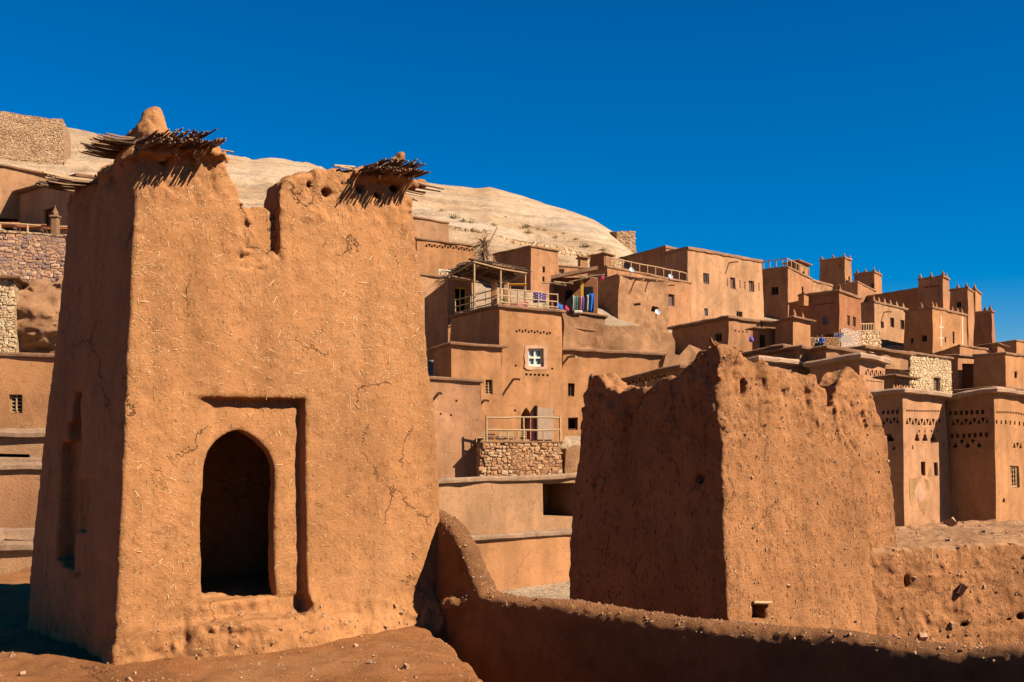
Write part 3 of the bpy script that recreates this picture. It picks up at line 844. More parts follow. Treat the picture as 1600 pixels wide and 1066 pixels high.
def eave(parent, p0, p1, out, n, ln, r, tilt, mat, label=None, jit=.07, name='cane_eave'):
    mb = MB(); along = (p1 - p0)
    for i in range(n):
        t = (i + random.uniform(-.4, .4)) / n; t = max(0, min(1, t))
        b = p0 + along * t + Vector((0, 0, random.uniform(-.014, .012)))
        d = (out + along.normalized() * random.gauss(0, jit)).normalized(); L = ln * random.uniform(.72, 1.08)
        z = tilt + random.gauss(0, .022)
        tip = b + d * L + Vector((0, 0, z * L)); mid = b + d * L * .5 + Vector((0, 0, z * L * .5 - .01))
        mb.tube([b - d * .15, mid, tip], r * random.uniform(.7, 1.25), 5, random.choice((0, 0, 0, 1, 1)), r2=r * random.uniform(.5, .9))
    o = mb.build(name, mat, parent)
    if label: tag(o, label)
    return o
random.seed(4)
CN = [M['cane'], M['cane_dark']]
nF, nL = A.n_front(), A.n_left(); nR = -nL
def fp(px, py, off=.0, dz=0): q, z = A_front(px, py); return A.w(q, TLEAN * z + off, z + dz)
def lp(px, py, off=.0, dz=0): t, z = A_left(px, py); return A.w(SLEAN * z + off, t, z + dz)
eave(tower, fp(214, 232), fp(326, 230), nF, 84, .36, .0085, .0, CN, "dense fringe of thin canes over the front left corner")
eave(tower, fp(214, 222), fp(310, 219), nF, 50, .34, .0085, .06, CN)
eave(tower, lp(213, 222), lp(168, 246), nL, 34, .27, .009, .02, CN, "cane fringe jutting left from the tall corner")
eave(tower, lp(211, 216), lp(172, 238), nL, 14, .27, .011, .05, CN)
eave(tower, lp(146, 284), lp(106, 296), nL, 24, .34, .011, .0, CN, "lower cane fringe at the rear left corner")
eave(tower, lp(140, 280), lp(112, 290), nL, 6, .36, .015, .03, [M['pale_wood'], M['cane']])
eave(tower, fp(552, 268), fp(646, 276), nF, 70, .32, .0085, .0, CN, "dense fringe of thin canes over the front right corner")
eave(tower, fp(570, 260), fp(640, 266), nF, 36, .33, .0085, .05, CN)
eave(tower, A.w(A_front(645, 280)[0], .1, A_front(645, 282)[1]), A.w(A_front(645, 280)[0], .6, A_front(645, 282)[1] - .04), nR, 9, .34, .012, -.1, [M['cane'], M['pale_wood']])
mb = MB(); mb.tube([fp(524, 262, .02, .02), fp(553, 264, -.02, .01)], .013, 6); mb.build("loose_cane", M['pale_wood'], tower); mb = MB(); mb.tube([fp(528, 265, -.03, .02), fp(560, 268, .0, .01)], .009, 6); mb.build("loose_cane", M['pale_wood'], tower)
mb = MB(); mb.tube([fp(338, 232, .1, .02), fp(365, 238, .0, .0)], .008, 6)
mb.build("loose_cane", M['pale_wood'], tower)

# terrace on which the tower stands
edge = prof([(5.0, .75), (8.48, -.19), (9.8, -.54), (10.3, -.72), (10.86, -.80), (12, -.7), (20, -.7)])
def terr(S, T, Z):
    g = .05 * np.exp(-((S + 1.2) ** 2 + (T - 9.2) ** 2) / 1.5) - .012 * (T - 9)
    d = smax(Z - g, S - edge(T).astype(np.float32) - .25 * np.clip(-Z, 0, 1), .10)
    return d
v, q = surface(terr, (-6.5, 6.2, -1.3), (1.4, 15.5, .4), .036, lambda p: .03 * fbm(p, 1.3, 3, 5) + .014 * fbm(p, 9, 3, 8))
v[:, 2] += ZG
up = lambda n, c: (n[:, 2] > .6) * (c[:, 1] < 10.5) * 1.0
ter = np_mesh("mud_terrace", v, q, [M['terrace'], M['straw'], M['pebble']], None, merge(slivers(v, q, 900, up, .02, .07, .004, 1, 6), pebbles(v, q, 700, up, .005, .014, 2, 7), pebbles(v, q, 45, up, .018, .04, 2, 17)))
tag(ter, kind="structure")

# ------------------------------------------------------------------ ruined tower on the right
ZG2 = Z0 - 3.0
B = Loc(1137, 12.0, 38.0, ZG2)
TL2, SL2 = .057, .010
def B_front(px, py):
    q, z = B.front(px, py)
    for _ in range(3): q, z = B.front(px, py, TL2 * (z - .9))
    return q, z
def B_left(px, py):
    t, z = B.left(px, py)
    for _ in range(3): t, z = B.left(px, py, SL2 * z)
    return t, z
w2 = prof([(z, q) for q, z in [B_front(1412, 1000), B_front(1405, 850), B_front(1394, 740), B_front(1385, 680), B_front(1368, 640), B_front(1352, 590), B_front(1346, 500)]])
t2 = prof([(z, t) for t, z in [B_left(884, 1000), B_left(888, 930), B_left(896, 760), B_left(906, 680), B_left(908, 620), B_left(922, 584), B_left(926, 500)]])
h2f = prof([B_front(*p) for p in [(1100, 541), (1125, 541), (1148, 541), (1162, 548), (1178, 560), (1198, 572), (1222, 577), (1250, 580), (1265, 582), (1276, 588), (1284, 600), (1291, 606), (1294, 632), (1304, 636), (1308, 602), (1311, 592), (1322, 582), (1336, 579), (1350, 582), (1356, 590), (1364, 618), (1372, 640)]])
h2l = prof([B_left(*p) for p in [(1130, 541), (1110, 543), (1090, 548), (1072, 562), (1062, 580), (1054, 592), (1030, 598), (1000, 608), (985, 612), (966, 614), (956, 606), (944, 594), (932, 586), (922, 584), (905, 590)]])
h2b = B_front(1330, 582)[1]
def towerB(S, T, Z):
    d = smax(TL2 * (Z - .9) - T, SL2 * Z - S, .05); d = smax(d, S - w2(Z).astype(np.float32), .03); d = smax(d, T - t2(Z).astype(np.float32), .06)
    ht = np.where(T < .42, h2f(S), np.where(S < .40, h2l(T), 3.35)).astype(np.float32)
    ht = np.where((T < .42) & (S < .4), np.minimum(h2f(S), h2l(T)), ht)
    d = smax(d, Z - ht - .05 * vnoise(np.stack([S.ravel() * 9, T.ravel() * 9, 0 * S.ravel()], 1), 5).reshape(S.shape), .02)
    d = smax(d, -boxd(S, T, Z, (.42, .5, 2.45), (2.4, 2.1, 9)), .08)
    for px, y0, y1, r in [(985, 640, 690, .16), (1038, 630, 690, .17), (1088, 605, 690, .13), (930, 640, 700, .10)]:
        ta, za = B_left(px, y0); tb, zb = B_left(px, y1); d = smax(d, -caps(S, T, Z, (-.11, ta, za), (-.10, tb, zb), r), .03)
    for px, y0, y1, r in [(1192, 596, 650, .07), (1225, 612, 668, .045), (1262, 608, 680, .055), (1303, 650, 690, .05), (1345, 640, 680, .035), (1322, 690, 745, .025)]:
        qa, za = B_front(px, y0); qb, zb = B_front(px + 6, y1); tt = TL2 * (za - .9)
        d = smax(d, -caps(S, T, Z, (qa, tt, za), (qb, TL2 * (zb - .9) - .02, zb), r * .8), .03)
    for px, py, r in [(1090, 748, .055), (928, 757, .05)]:
        t, z = B_left(px, py); d = smax(d, -ell(S, T, Z, (0, t, z), (.12, r, r)), .02)
    q, z = B_front(1163, 606); d = smax(d, -ell(S, T, Z, (q, TL2 * (z - .9), z), (.04, .15, .08)), .02)
    q0, z0 = B_front(1178, 972); q1, z1 = B_front(1198, 944)
    d = smax(d, -boxd(S, T, Z, (q0, -1, z0), (q1, .5, z1)), .02)
    # crack running down from the notch
    pts = [B_front(*p) for p in [(1303, 640), (1312, 668), (1328, 690), (1342, 712), (1352, 735)]]
    for (qa, za), (qb, zb) in zip(pts, pts[1:]):
        d = smax(d, -caps(S, T, Z, (qa, TL2 * (za - .9), za), (qb, TL2 * (zb - .9), zb), .022), .02)
    return d
zr = B_front(1200, 690)[1]
def noiseB(p):
    z = p[:, 2]; pv = p * np.array([1, 1, .45], np.float32)
    n = .016 * fbm(p, 1.4, 2, 13) + .010 * fbm(pv, 8, 2, 19) + .009 * fbm(pv, 19, 3, 41, .7)
    rough = .85 * np.clip((z - zr + .05) / .2, 0, 1) + .18
    return n + rough * (.014 * fbm(p, 5, 2, 51) + .050 * np.abs(vnoise(p * 5.5, 52)) + .034 * np.abs(vnoise(p * 12, 53)) + .018 * np.abs(vnoise(p * 26, 54)) - .036)
v, q = surface(towerB, (-.3, -.35, .2), (3.6, 2.9, 4.3), 0.023, noiseB)
v = B.world(v)
nf2 = np.array(B.n_front())
self2 = lambda n, c: np.clip(n @ nf2 - .4, 0, 1)
ruin = thing("ruined_tower", "roofless eroded mud tower with jagged broken top, right of centre in the foreground", "tower", tuple(B.w(0, 0, .2)))
np_mesh("wall", v, q, [M['tower2'], M['straw'], M['pebble']], ruin, merge(slivers(v, q, 500, self2, .015, .05, .005, 1, 3), pebbles(v, q, 260, self2, .007, .022, 2, 5)))
q0, z0 = B_front(1174, 941); q1, z1 = B_front(1202, 941)
mb = MB(); mb.tube([B.w(q0, -.02, z0), B.w(q1, -.03, z1)], .018, 6, wob=.2); mb.build("lintel_stick", M['wood'], ruin)

# ------------------------------------------------------------------ long low parapet with its buttress at the tower
zt = lambda px, py, D: Z0 + (HY - py) / F * D
wp = [(684, 792, 11.25), (700, 800, 11.02), (718, 816, 10.84), (736, 846, 10.62), (752, 884, 10.45), (770, 916, 10.3), (800, 925, 10.1), (900, 935, 9.6), (1010, 953, 9.15), (1130, 968, 8.7), (1300, 978, 8.15), (1440, 1004, 7.7), (1520, 1012, 7.45), (1600, 1002, 7.2), (1760, 1010, 6.7)]
wq_ = [P(*p) for p in wp]
o = wq_[0]; dv = (wq_[-1] - wq_[5]); dv.z = 0; Lw = dv.length; dv.normalize(); pv_ = Vector((-dv.y, dv.x, 0))      # pv_ points away to the right rear
ls = [((p - wq_[0]).dot(dv), (p - wq_[0]).dot(pv_), p.z) for p in wq_]
cl_ = prof([(a, b) for a, b, c in ls]); zl_ = prof([(a, c) for a, b, c in ls])
def parap(S, T, Z):
    h = zl_(S).astype(np.float32); c = cl_(S).astype(np.float32)
    w = .13 + .05 * np.clip(h - Z, 0, 3)
    d = smax(np.abs(T - c) - w, Z - h + .02, .14)
    d = np.maximum(d, -.35 - S)
    # rough ledge at the foot of the buttress
    for k, (px, py, D, r) in enumerate([(698, 944, 10.48, .045), (708, 941, 10.45, .05), (720, 943, 10.42, .055), (732, 941, 10.38, .05), (744, 943, 10.35, .055), (756, 938, 10.3, .05)]):
        p = P(px, py, D) - wq_[0]; d = smin(d, ell(S, T, Z, (p.dot(dv), p.dot(pv_), p.z + wq_[0].z), (r * 1.1, r * 1.2, r)), .06)
    return d
v, q = surface(parap, (-.5, -1.2, Z0 - 3.6), (ls[-1][0] + .3, 1.0, Z0 - .6), .024, lambda p: .018 * fbm(p, 1.2, 2, 3) + .004 * fbm(p, 6, 2, 8) + .009 * np.abs(vnoise(p * 14, 9)) + .012 * np.abs(vnoise(p * 30, 19)))
vw = v.copy(); vw[:, 0] = o.x + v[:, 0] * dv.x + v[:, 1] * pv_.x; vw[:, 1] = o.y + v[:, 0] * dv.y + v[:, 1] * pv_.y
topsel = lambda n, c: np.clip(n[:, 2] - .1, 0, 1)
pw = thing("parapet_wall", "long low rounded mud parapet, lit along its top, running from the tower to the lower right corner", "wall", tuple(wq_[5]))
np_mesh("wall", vw, q, [M['parapet'], M['straw'], M['pebble']], pw, merge(slivers(vw, q, 600, topsel, .012, .04, .003, 1, 3), pebbles(vw, q, 500, topsel, .005, .014, 2, 5)))

# ------------------------------------------------------------------ rubble wall with flat top at the right edge
K = Loc(1398, 13.6, 14.0, Z0 - 3.6)
ztop = Z0 + (HY - 857) / F * 13.6 - K.zg
def rub(S, T, Z):
    d = smax(Z - ztop - .02 * S, .05 * (Z - 1) - T, .08); d = np.maximum(d, np.maximum(-.4 - S, T - 2.1))
    d = smin(d, np.maximum(np.abs(T - 2.0) - .08, Z - ztop - .03 - .02 * S), .05)
    for px, py, r in [(1421, 911, .012)]:
        s_, z_ = K.front(px, py); d = smax(d, -ell(S, T, Z, (s_, .05, z_), (.03, .10, .05)), .03)
    for px, py, r in [(1563, 960, .05), (1530, 977, .035), (1514, 977, .03), (1597, 965, .04), (1573, 968, .04)]:
        s_, z_ = K.front(px, py); d = smax(d, -ell(S, T, Z, (s_, .08, z_), (.07, .2, .035)), .03)
    return d
v, q = surface(rub, (-.5, -.5, .4), (4.6, 2.4, 2.6), .026, lambda p: .025 * fbm(p, 1.6, 3, 3) + .012 * fbm(p, 6, 2, 8) + .020 * np.abs(vnoise(p * 6, 5)) + .026 * np.abs(vnoise(p * 13, 6)) + .016 * np.abs(vnoise(p * 27, 7)) - .03, band=.2)
v = K.world(v); nk = np.array(K.n_front())
rw = thing("rubble_wall", "crumbling earth and rubble wall with embedded stones and flat top, right edge of the photo", "wall", tuple(K.w(0, 0, 0)))
rwo = np_mesh("wall", v, q, [M['tower2'], M['straw'], M['pebble'], M['flat_top']], rw, merge(
    pebbles(v, q, 420, lambda n, c: (np.clip(n @ nk, 0, 1) + .6 * (n[:, 2] > .5)), .007, .024, 2, 5), pebbles(v, q, 26, lambda n, c: np.clip(n @ nk, 0, 1), .035, .075, 2, 9), slivers(v, q, 300, lambda n, c: np.clip(n @ nk, 0, 1), .02, .06, .005, 1, 7)))

pn = v[q]; nn = np.cross(pn[:, 2] - pn[:, 0], pn[:, 3] - pn[:, 1]); nn /= np.linalg.norm(nn, axis=1)[:, None] + 1e-9
mi = np.zeros(len(rwo.data.polygons), np.int32); rwo.data.polygons.foreach_get("material_index", mi)
cz = pn.mean(1)[:, 2] - K.zg; mi[:len(q)] = np.where((cz > ztop - .10) & (nn[:, 2] > .45), 3, 0); rwo.data.polygons.foreach_set("material_index", mi)
# ------------------------------------------------------------------ terrain: village slope and hill
def P0(px, py, D): return P(px, py, D)
tc_ = [-500, 0, 350, 700, 830, 950, 1100, 1300, 1600, 2100]
tr_ = {16: [1000, 1000, 1000, 1000, 1000, 1000, 1050, 1080, 1080, 1080],
       20: [900, 900, 930, 975, 975, 975, 975, 980, 980, 980],
       27: [760, 760, 790, 860, 860, 860, 860, 870, 890, 890],
       36: [560, 560, 640, 830, 830, 830, 830, 860, 870, 870],
       46: [460, 470, 590, 710, 710, 710, 700, 800, 840, 840],
       55: [365, 372, 540, 505, 505, 560, 600, 650, 680, 700],
       62: [340, 350, 500, 440, 455, 520, 575, 610, 650, 680],
       75: [310, 318, 430, 395, 425, 470, 540, 560, 610, 660],
       88: [290, 296, 370, 372, 400, 420, 510, 530, 590, 650],
       105: [270, 276, 320, 350, 385, 405, 470, 500, 585, 650],
       125: [238, 244, 272, 318, 345, 385, 440, 470, 580, 650],
       145: [204, 206, 238, 286, 309, 364, 440, 470, 580, 650],
       165: [215, 217, 245, 292, 316, 372, 450, 480, 585, 650],
       230: [420, 420, 450, 480, 500, 540, 600, 620, 640, 655],
       420: [640, 640, 645, 650, 650, 655, 655, 655, 655, 656]}
rD = sorted(tr_)
ridge = prof([(-500, 160), (0, 190), (98, 198), (120, 202), (150, 208), (170, 218), (250, 228), (350, 240), (380, 246), (390, 250), (420, 251), (480, 260), (540, 272), (600, 270), (690, 288), (745, 295), (765, 293), (800, 303), (850, 319), (900, 334), (930, 346), (958, 362), (990, 392), (1040, 425), (1100, 445)])
us = np.concatenate([np.arange(-500, 1200, 6), np.arange(1200, 2101, 20)]).astype(np.float32)
Ds = np.concatenate([np.arange(16, 60, .8), np.arange(60, 180, 1.0), np.arange(180, 421, 12)]).astype(np.float32)
G = np.zeros((len(Ds), len(us)), np.float32)
rows = np.array([np.interp(us, tc_, tr_[D]) for D in rD])
rg = ridge(us)
for i in range(len(us)):
    r = rows[:, i].copy(); k = rD.index(145); sh = (rg[i] - r[k]) if us[i] < 1100 else 0
    w = np.interp(rD, [75, 125, 145, 165, 230], [0, .8, 1, 1, 0]); r = r + sh * w
    G[:, i] = np.interp(Ds, rD, r)
U, DD = np.meshgrid(us, Ds)
X = (U - CX) / F * DD; Zt = Z0 + (HY - G) / F * DD
pp = np.stack([X.ravel(), DD.ravel(), np.zeros(X.size)], 1).astype(np.float32)
amp = np.interp(DD.ravel(), [16, 50, 90, 145], [.06, .35, .8, .9]).astype(np.float32)
nz = fbm(pp, .10, 5, 61, .55) * amp + fbm(pp, .9, 2, 71) * amp * .22
nz *= np.where(np.abs(DD.ravel() - 145) < 12, .2, 1)
Zt = Zt + nz.reshape(Zt.shape)
# the ground sheet reaches to the horizon: a skirt of far points all round, one mesh
vt = np.stack([X.ravel(), DD.ravel(), Zt.ravel()], 1).astype(np.float32)
nu, nd = len(us), len(Ds)
ii, jj = np.meshgrid(np.arange(nd - 1), np.arange(nu - 1), indexing='ij')
base_ = ii * nu + jj
qd = np.stack([base_, base_ + 1, base_ + 1 + nu, base_ + nu], -1).reshape(-1, 4)
hill = np_mesh("hillside", vt, qd, [M['hill']]); tag(hill, kind="structure")
gp = MB(); n = 24; rings = [0, 14, 60, 400, 1500, 5000]
for i in range(n):
    for r_ in range(len(rings) - 1):
        a0, a1 = 2 * math.pi * i / n, 2 * math.pi * (i + 1) / n
        p = [Vector((rings[k] * math.cos(a), rings[k] * math.sin(a) + 5, 5.0)) for k, a in ((r_, a0), (r_ + 1, a0), (r_ + 1, a1), (r_, a1))]
        gp.add(p, [(0, 1, 2, 3)])
tag(gp.build("ground", M['ground']), kind="structure")

# ------------------------------------------------------------------ right hand skyline
W_ = 'grille'
bld("big plain ochre house with two shuttered windows and four slits, upper centre", 80, (1040, 398), (1075, 390), (1190, 411), 520, a=38, bat=.035, mat='light', cop=(.12, .28),
    wins=[('R', (1099, 427, 1108, 443), 'grille'), ('R', (1141, 434, 1149, 451), 'shutter'), ('R', (1170, 439, 1178, 456), 'shutter'), ('R', (1100, 482, 1106, 494), 'grey'), ('R', (1151, 487, 1160, 498), 'dark')],
    holes=[('R', [(x, y + 9), (x + 1.3, y + 9), (x + 1.3, y), (x, y)], .3) for x, y in ((1135.5, 438), (1156, 441), (1164, 443), (1185, 446))] +
          [('R', [(x - 1, y), (x + 2, y), (x + 2, y - 1.4), (x - 1, y - 1.4)], .3) for x, y in ((1135.5, 436.8), (1156, 439.8), (1164, 441.8), (1185, 444.8))],
    spouts=[('R', 1139, 411, .9)], depth=9)
bld("set back upper storey with plain dark left wall behind the big plain house", 87, (965, 408), (1040, 388), (1062, 393), 470, mat='clay', cop=(.12, .28), depth=9)
bld("long mid level wing below a timber balustrade, with one shuttered window", 75, (862, 437), (949, 418), (1079, 444), 530, mat='clay', cop=(.10, .18), bat=.02, width=6,
    wins=[('R', (1044, 460, 1054, 479), 'shutter')], spouts=[('R', 1042, 447, .8)])
bld("rough unplastered mud block with two broken holes below the timber balustrade", 68, (927, 441), (966, 431), (1043, 440), 548, mat='rough', cop=(.10, .14), amp=.2, bat=.03, step=.35,
    holes=[('R', [(992, 478), (1001, 478), (1000, 474), (993, 475)], .5, 2), ('R', [(1019, 487), (1029, 489), (1028, 479), (1020, 477)], .5, 2)],
    spouts=[('R', 993, 438, .7), ('R', 1014, 440, .7)])
bld("broad low house with a sagging thatched edge and a row of four vent holes", 58, (1050, 515), (1138, 498), (1180, 505), 556, a=30, mat='clay', cop=(.3, .22), amp=.07,
    holes=rect_row('R', 1145, 515, 1169, 519, 2.5, 4, .4, .3), wins=[('L', (1117, 521, 1127, 534), 'dark')])
bld("square house with a roof balustrade and one lintelled window in its dark left wall", 95, (1187, 425), (1231, 419), (1268, 437), 500, a=44, mat='clay', cop=(.12, .22), fin=[],
    wins=[('L', (1205, 448, 1216, 461), 'dark'), ('R', (1253, 448, 1255.5, 459), 'slit')], spouts=[])
bld("small penthouse on the balustraded roof of the square house", 99, (1229, 413), (1248, 408.5), (1264, 415.5), 440, a=44, mat='clay', cop=(.4, .2), wins=[('R', (1254, 425, 1257, 430), 'dark')], depth=4)
bld("ruined brick coloured wall top behind the square house, below the tall tower", 103, (1258, 442), (1267, 439), (1300, 448), 480, mat='rough', cop=(.15, .25), amp=.12)
bld("tall slim tower with three corner finials on the skyline, taller of the middle pair", 120, (1281, 408.5), (1320, 404), (1330, 407.5), 470, a=42, bat=.025, mat='clay', cop=(.15, .25), name='tower', cat='tower',
    fin=[('L', 1283, 1.0), ('L', 1301, 1.0), ('L', 1318, 1.0), ('R', 1330, 1.0)], holes=[('R', [(1325.5, 439), (1328, 439.5), (1328, 432), (1325.5, 432)], .4), ('L', [(1310, 416), (1314, 415.2), (1314, 413.7), (1310, 414.3)], .1)])
bld("lower stepped annex in front of the tall slim tower", 115, (1316, 446), (1340, 441.5), (1368, 456), 480, mat='clay', cop=(.15, .2))
bld("square tower with four finials on the skyline, shorter of the middle pair", 118, (1335, 430), (1366, 426), (1377, 431.5), 475, a=42, bat=.03, mat='clay', cop=(.15, .25), name='tower', cat='tower',
    fin=[('L', 1338.5, 1.0), ('L', 1351, 1.0), ('L', 1364.5, 1.0), ('R', 1375, 1.0)], holes=[('L', [(1361, 450), (1364, 450), (1364, 443), (1361, 443)], .4)])
bld("very long plain dark wall stepping up to the crenellated keep", 109, (1340, 467), (1440, 451), (1448, 453), 520, a=34, aL=24, mat='red', cop=(.12, .2))
bld("broad keep with four finials and a row of small holes, upper right", 105, (1435, 438.5), (1473, 433.5), (1483, 438), 520, a=42, bat=.035, mat='clay', cop=(.15, .25), name='keep', cat='tower',
    fin=[('L', 1437, 1.1), ('L', 1454, 1.1), ('L', 1472, 1.1), ('R', 1480.5, 1.1)], holes=rect_row('L', 1442, 448, 1468, 445, 3, 6, .5, .3))
bld("tower with three finials and one dark window, right of the broad keep", 100, (1485, 455), (1512, 452), (1521, 458), 545, a=42, bat=.03, mat='clay', cop=(.15, .25), name='tower', cat='tower',
    fin=[('L', 1495.5, 1.0), ('L', 1509, 1.0)], wins=[('L', (1495, 472, 1502, 481), 'dark')])
bld("narrow sunlit turret rising behind the windowed tower", 106, (1511, 455), (1524, 453), (1533, 461), 500, mat='orange', cop=(.15, .2), name='tower', cat='tower', fin=[('L', 1521.5, 1.0)], bat=.02)
bld("reddish corner tower with two finials, last tower on the right skyline", 90, (1524, 490), (1549, 487), (1552.5, 489.5), 545, a=42, bat=.05, mat='red', cop=(.15, .2), name='tower', cat='tower', fin=[('L', 1538, .8), ('L', 1546, .9)])
bld("house with a parapet of six rounded merlons and three tall dark windows", 85, (1343, 477), (1366, 473), (1418, 485.5), 556, a=38, bat=.02, mat='light', cop=(.12, .2),
    fin=[('R', x, .9) for x in (1367, 1375, 1384, 1393, 1403, 1413)],
    wins=[('R', (1376, 503, 1381, 513), 'dark'), ('R', (1391, 497, 1397, 512), 'dark'), ('R', (1407, 500, 1413, 515), 'dark'), ('R', (1383, 540, 1386, 546), 'slit'), ('R', (1398, 537, 1400.5, 545), 'slit')],
    spouts=[('R', 1381, 488, .7)])
bld("house with white crosses on its sunlit wall and small merlons along the roof", 82, (1414, 488), (1457, 482), (1510, 494), 552, a=38, bat=.025, mat='orange', cop=(.12, .2),
    fin=[('L', x, .9) for x in (1438, 1455)] + [('R', x, .8) for x in (1465, 1490, 1498, 1505)],
    wins=[('L', (1440, 524, 1448, 534), 'dark'), ('L', (1423, 529, 1427, 537), 'slit'), ('R', (1489, 518, 1491.5, 537), 'slit'), ('R', (1476.5, 527, 1478.5, 535), 'slit')])
bld("brick banded house with two narrow windows above whitewashed masonry", 72, (1264, 462), (1311, 456), (1345, 468), 545, a=40, bat=.02, mat='red', cop=(.15, .2),
    fin=[('L', 1310, .8)], holes=[('L', [(1270, 477.5), (1307, 473.5), (1307, 472.6), (1270, 476.6)], .08)],
    wins=[('L', (1285, 495, 1295, 508), 'grey'), ('R', (1323.5, 493.5, 1328, 509), 'wood'), ('R', (1332, 495, 1337, 511), 'wood'), ('L', (1290, 523, 1302, 533), 'slit', 'doorway')])
bld("plain dark wall between the square house and the brick banded house", 86, (1233, 476), (1266, 471), (1272, 474), 530, mat='red', cop=(.12, .2))
bld("little flat roofed box on the dark wall beside the square house", 85, (1247, 463), (1256, 459), (1268, 464), 478, mat='orange', cop=(.1, .15), depth=3)
bld("pale masonry plinth wall left of the house with six merlons", 79, (1318, 522), (1319, 520), (1376, 517), 556, a=38, mat='pale_stone', cop=None, stones=.3, depth=4)
# horned roof house and gate
bld("small house with two horn shaped roof corners", 56, (1212, 506), (1239, 497), (1266, 503.5), 546, a=38, mat='orange', cop=(.35, .15), bat=.02, fin=[('L', 1238, .7), ('R', 1257, .6)], cracks=1,
    wins=[('L', (1221, 536, 1226, 545), 'slit', 'doorway')])
bld("low gate house with a shaded doorway and thin overhanging roof", 57, (1176, 516), (1183, 514), (1216, 518), 548, a=20, mat='clay', cop=(.4, .12), depth=4, wins=[('R', (1187, 523, 1196, 546), 'dark', 'gate')])
bld("thin roofed wall with one slit behind the gate house", 61, (1180, 504), (1186, 502), (1234, 507), 524, a=20, mat='clay', cop=(.35, .12), depth=4, holes=[('R', [(1189, 514), (1192, 514), (1192, 504), (1189, 504)], .4)])
# lower right group
bld("long low parapeted terrace block at the foot of the house with white crosses", 74, (1459, 555), (1500, 541), (1568, 551), 575, a=38, mat='clay', cop=(.12, .15))
bld("small box with overhanging roof on the long terrace block", 76, (1530, 542), (1558, 537), (1570, 543), 556, a=38, mat='clay', cop=(.35, .12), depth=4)
bld("flat roofed house at the far right edge below the sky", 80, (1558, 538), (1588, 533.5), (1650, 541), 570, a=38, mat='orange', cop=(.12, .15))
bld("deep box shaped house with a broad shaded left wall and one shuttered window", 60, (1522, 557), (1571, 554), (1650, 562), 625, a=38, mat='orange', cop=(.12, .15), wins=[('R', (1585, 580, 1589.5, 591), 'shutter')])
bld("narrow porch house with open shaded front beside the cream masonry wall", 62, (1478, 558), (1497, 556.5), (1523, 559), 625, a=38, mat='clay', cop=(.2, .15), bat=.0,
    holes=[('R', [(1503, 622), (1521, 622), (1521, 568), (1503, 568)], 2.5, 1)])
bld("cream masonry house wall with a single shuttered window", 58, (1404, 556), (1422, 552.5), (1486, 562), 628, a=38, bat=.02, mat='house_stone', cop=(.2, .15), stones=.17, depth=5, wins=[('R', (1459, 590, 1469, 614), 'shutter')])
bld("low plastered wall with carved lozenges left of the cream masonry house", 56, (1345, 562), (1360, 557), (1403, 559), 600, a=30, mat='light', cop=(.25, .12), depth=4, holes=tri_row('R', 1376, 565, 1400, 567, 4, 6, .7))
bld("low plain roof ledge between the near twin towers and the porch house", 47, (1494, 612), (1549, 606), (1640, 614), 640, a=38, mat='clay', cop=(.15, .1), depth=6)
bld("small chimney house with one carved triangle band under a mud cap", 46, (1381, 592), (1396, 588), (1419, 593), 640, a=38, bat=.0, mat='orange', cop=(.55, .13), depth=2.5, holes=tri_row('R', 1398, 599, 1417, 601, 6, 5, .7))
# ruined roofs under the brick banded house
for k, (L, C, Rr, yb, D, lab) in enumerate([((1165, 556), (1222, 543), (1242, 547), 574, 54, "leftmost low ruined roof behind the broken tower"),
        ((1203, 553), (1252, 545), (1263, 548), 572, 53, "second low ruined roof with a crumbling sunlit end"),
        ((1259, 553), (1290, 545), (1340, 553), 578, 52.5, "wide collapsed roof with layered slabs behind the carved parapet house"),
        ((1300, 552), (1350, 545), (1420, 556), 575, 55, "flat eroded roof ledge between ruined roofs and cream masonry house")]):
    bld(lab, D, L, C, Rr, yb, a=36, mat='rough', cop=(.4, .22), amp=.12, jag=.15, name='ruined_roof', cat='ruin', depth=4)
bld("carved parapet house wing with pale thick coping, left half", 52, (1150, 575), (1186, 563.5), (1268, 573), 640, a=30, mat='clay', cop=(.4, .3), depth=4, cmat='gravel')
bld("carved parapet house with triangle band and thick pale coping, behind the ruined tower", 50, (1266, 574), (1342, 560), (1383, 569), 640, a=38, mat='pink', cop=(.5, .33), cmat='gravel', bat=.01,
    holes=tri_row('R', 1351, 577, 1381, 581, 9, 9, .62, depth=.3) + tri_row('L', 1276, 590, 1338, 579, 12, 10, .62, depth=.3) + rect_row('R', 1352, 594, 1380, 596, 2, 8, .6, .2))
# near twin towers
twA = tri_row('R', 1415, 653, 1470, 655, 10, 12, .66, depth=.3) + tri_row('L', 1378, 655, 1404, 652, 9, 5, .7, depth=.3) + rect_row('L', 1376, 642, 1405, 640, 6, 4, .6, .3) + rect_row('R', 1415, 640, 1472, 641, 3, 14, .62, .12) + rect_row('R', 1432, 671, 1470, 672, 4, 4, .2, .3)
for x in (1433, 1446, 1458.5):
    twA.append(('R', [(x - 4, 689), (x + 4, 689), (x + 4, 684), (x + 2.6, 684), (x + 2.6, 680), (x + .7, 678), (x, 669), (x - .7, 678), (x - 2.6, 680), (x - 2.6, 684), (x - 4, 684)], .35))
twA.append(('L', [(1382, 690), (1396, 690), (1396, 684), (1393, 684), (1393, 678), (1385, 678), (1385, 684), (1382, 684)], .35))
twA += [('L', [(1393.5, 701), (1396.5, 704.5), (1399.5, 701), (1396.5, 697.5)], .3), ('R', [(1424, 702), (1426.5, 702), (1426, 696), (1424.5, 696)], .3), ('R', [(1473, 697), (1475, 697), (1475, 693), (1473, 693)], .3)]
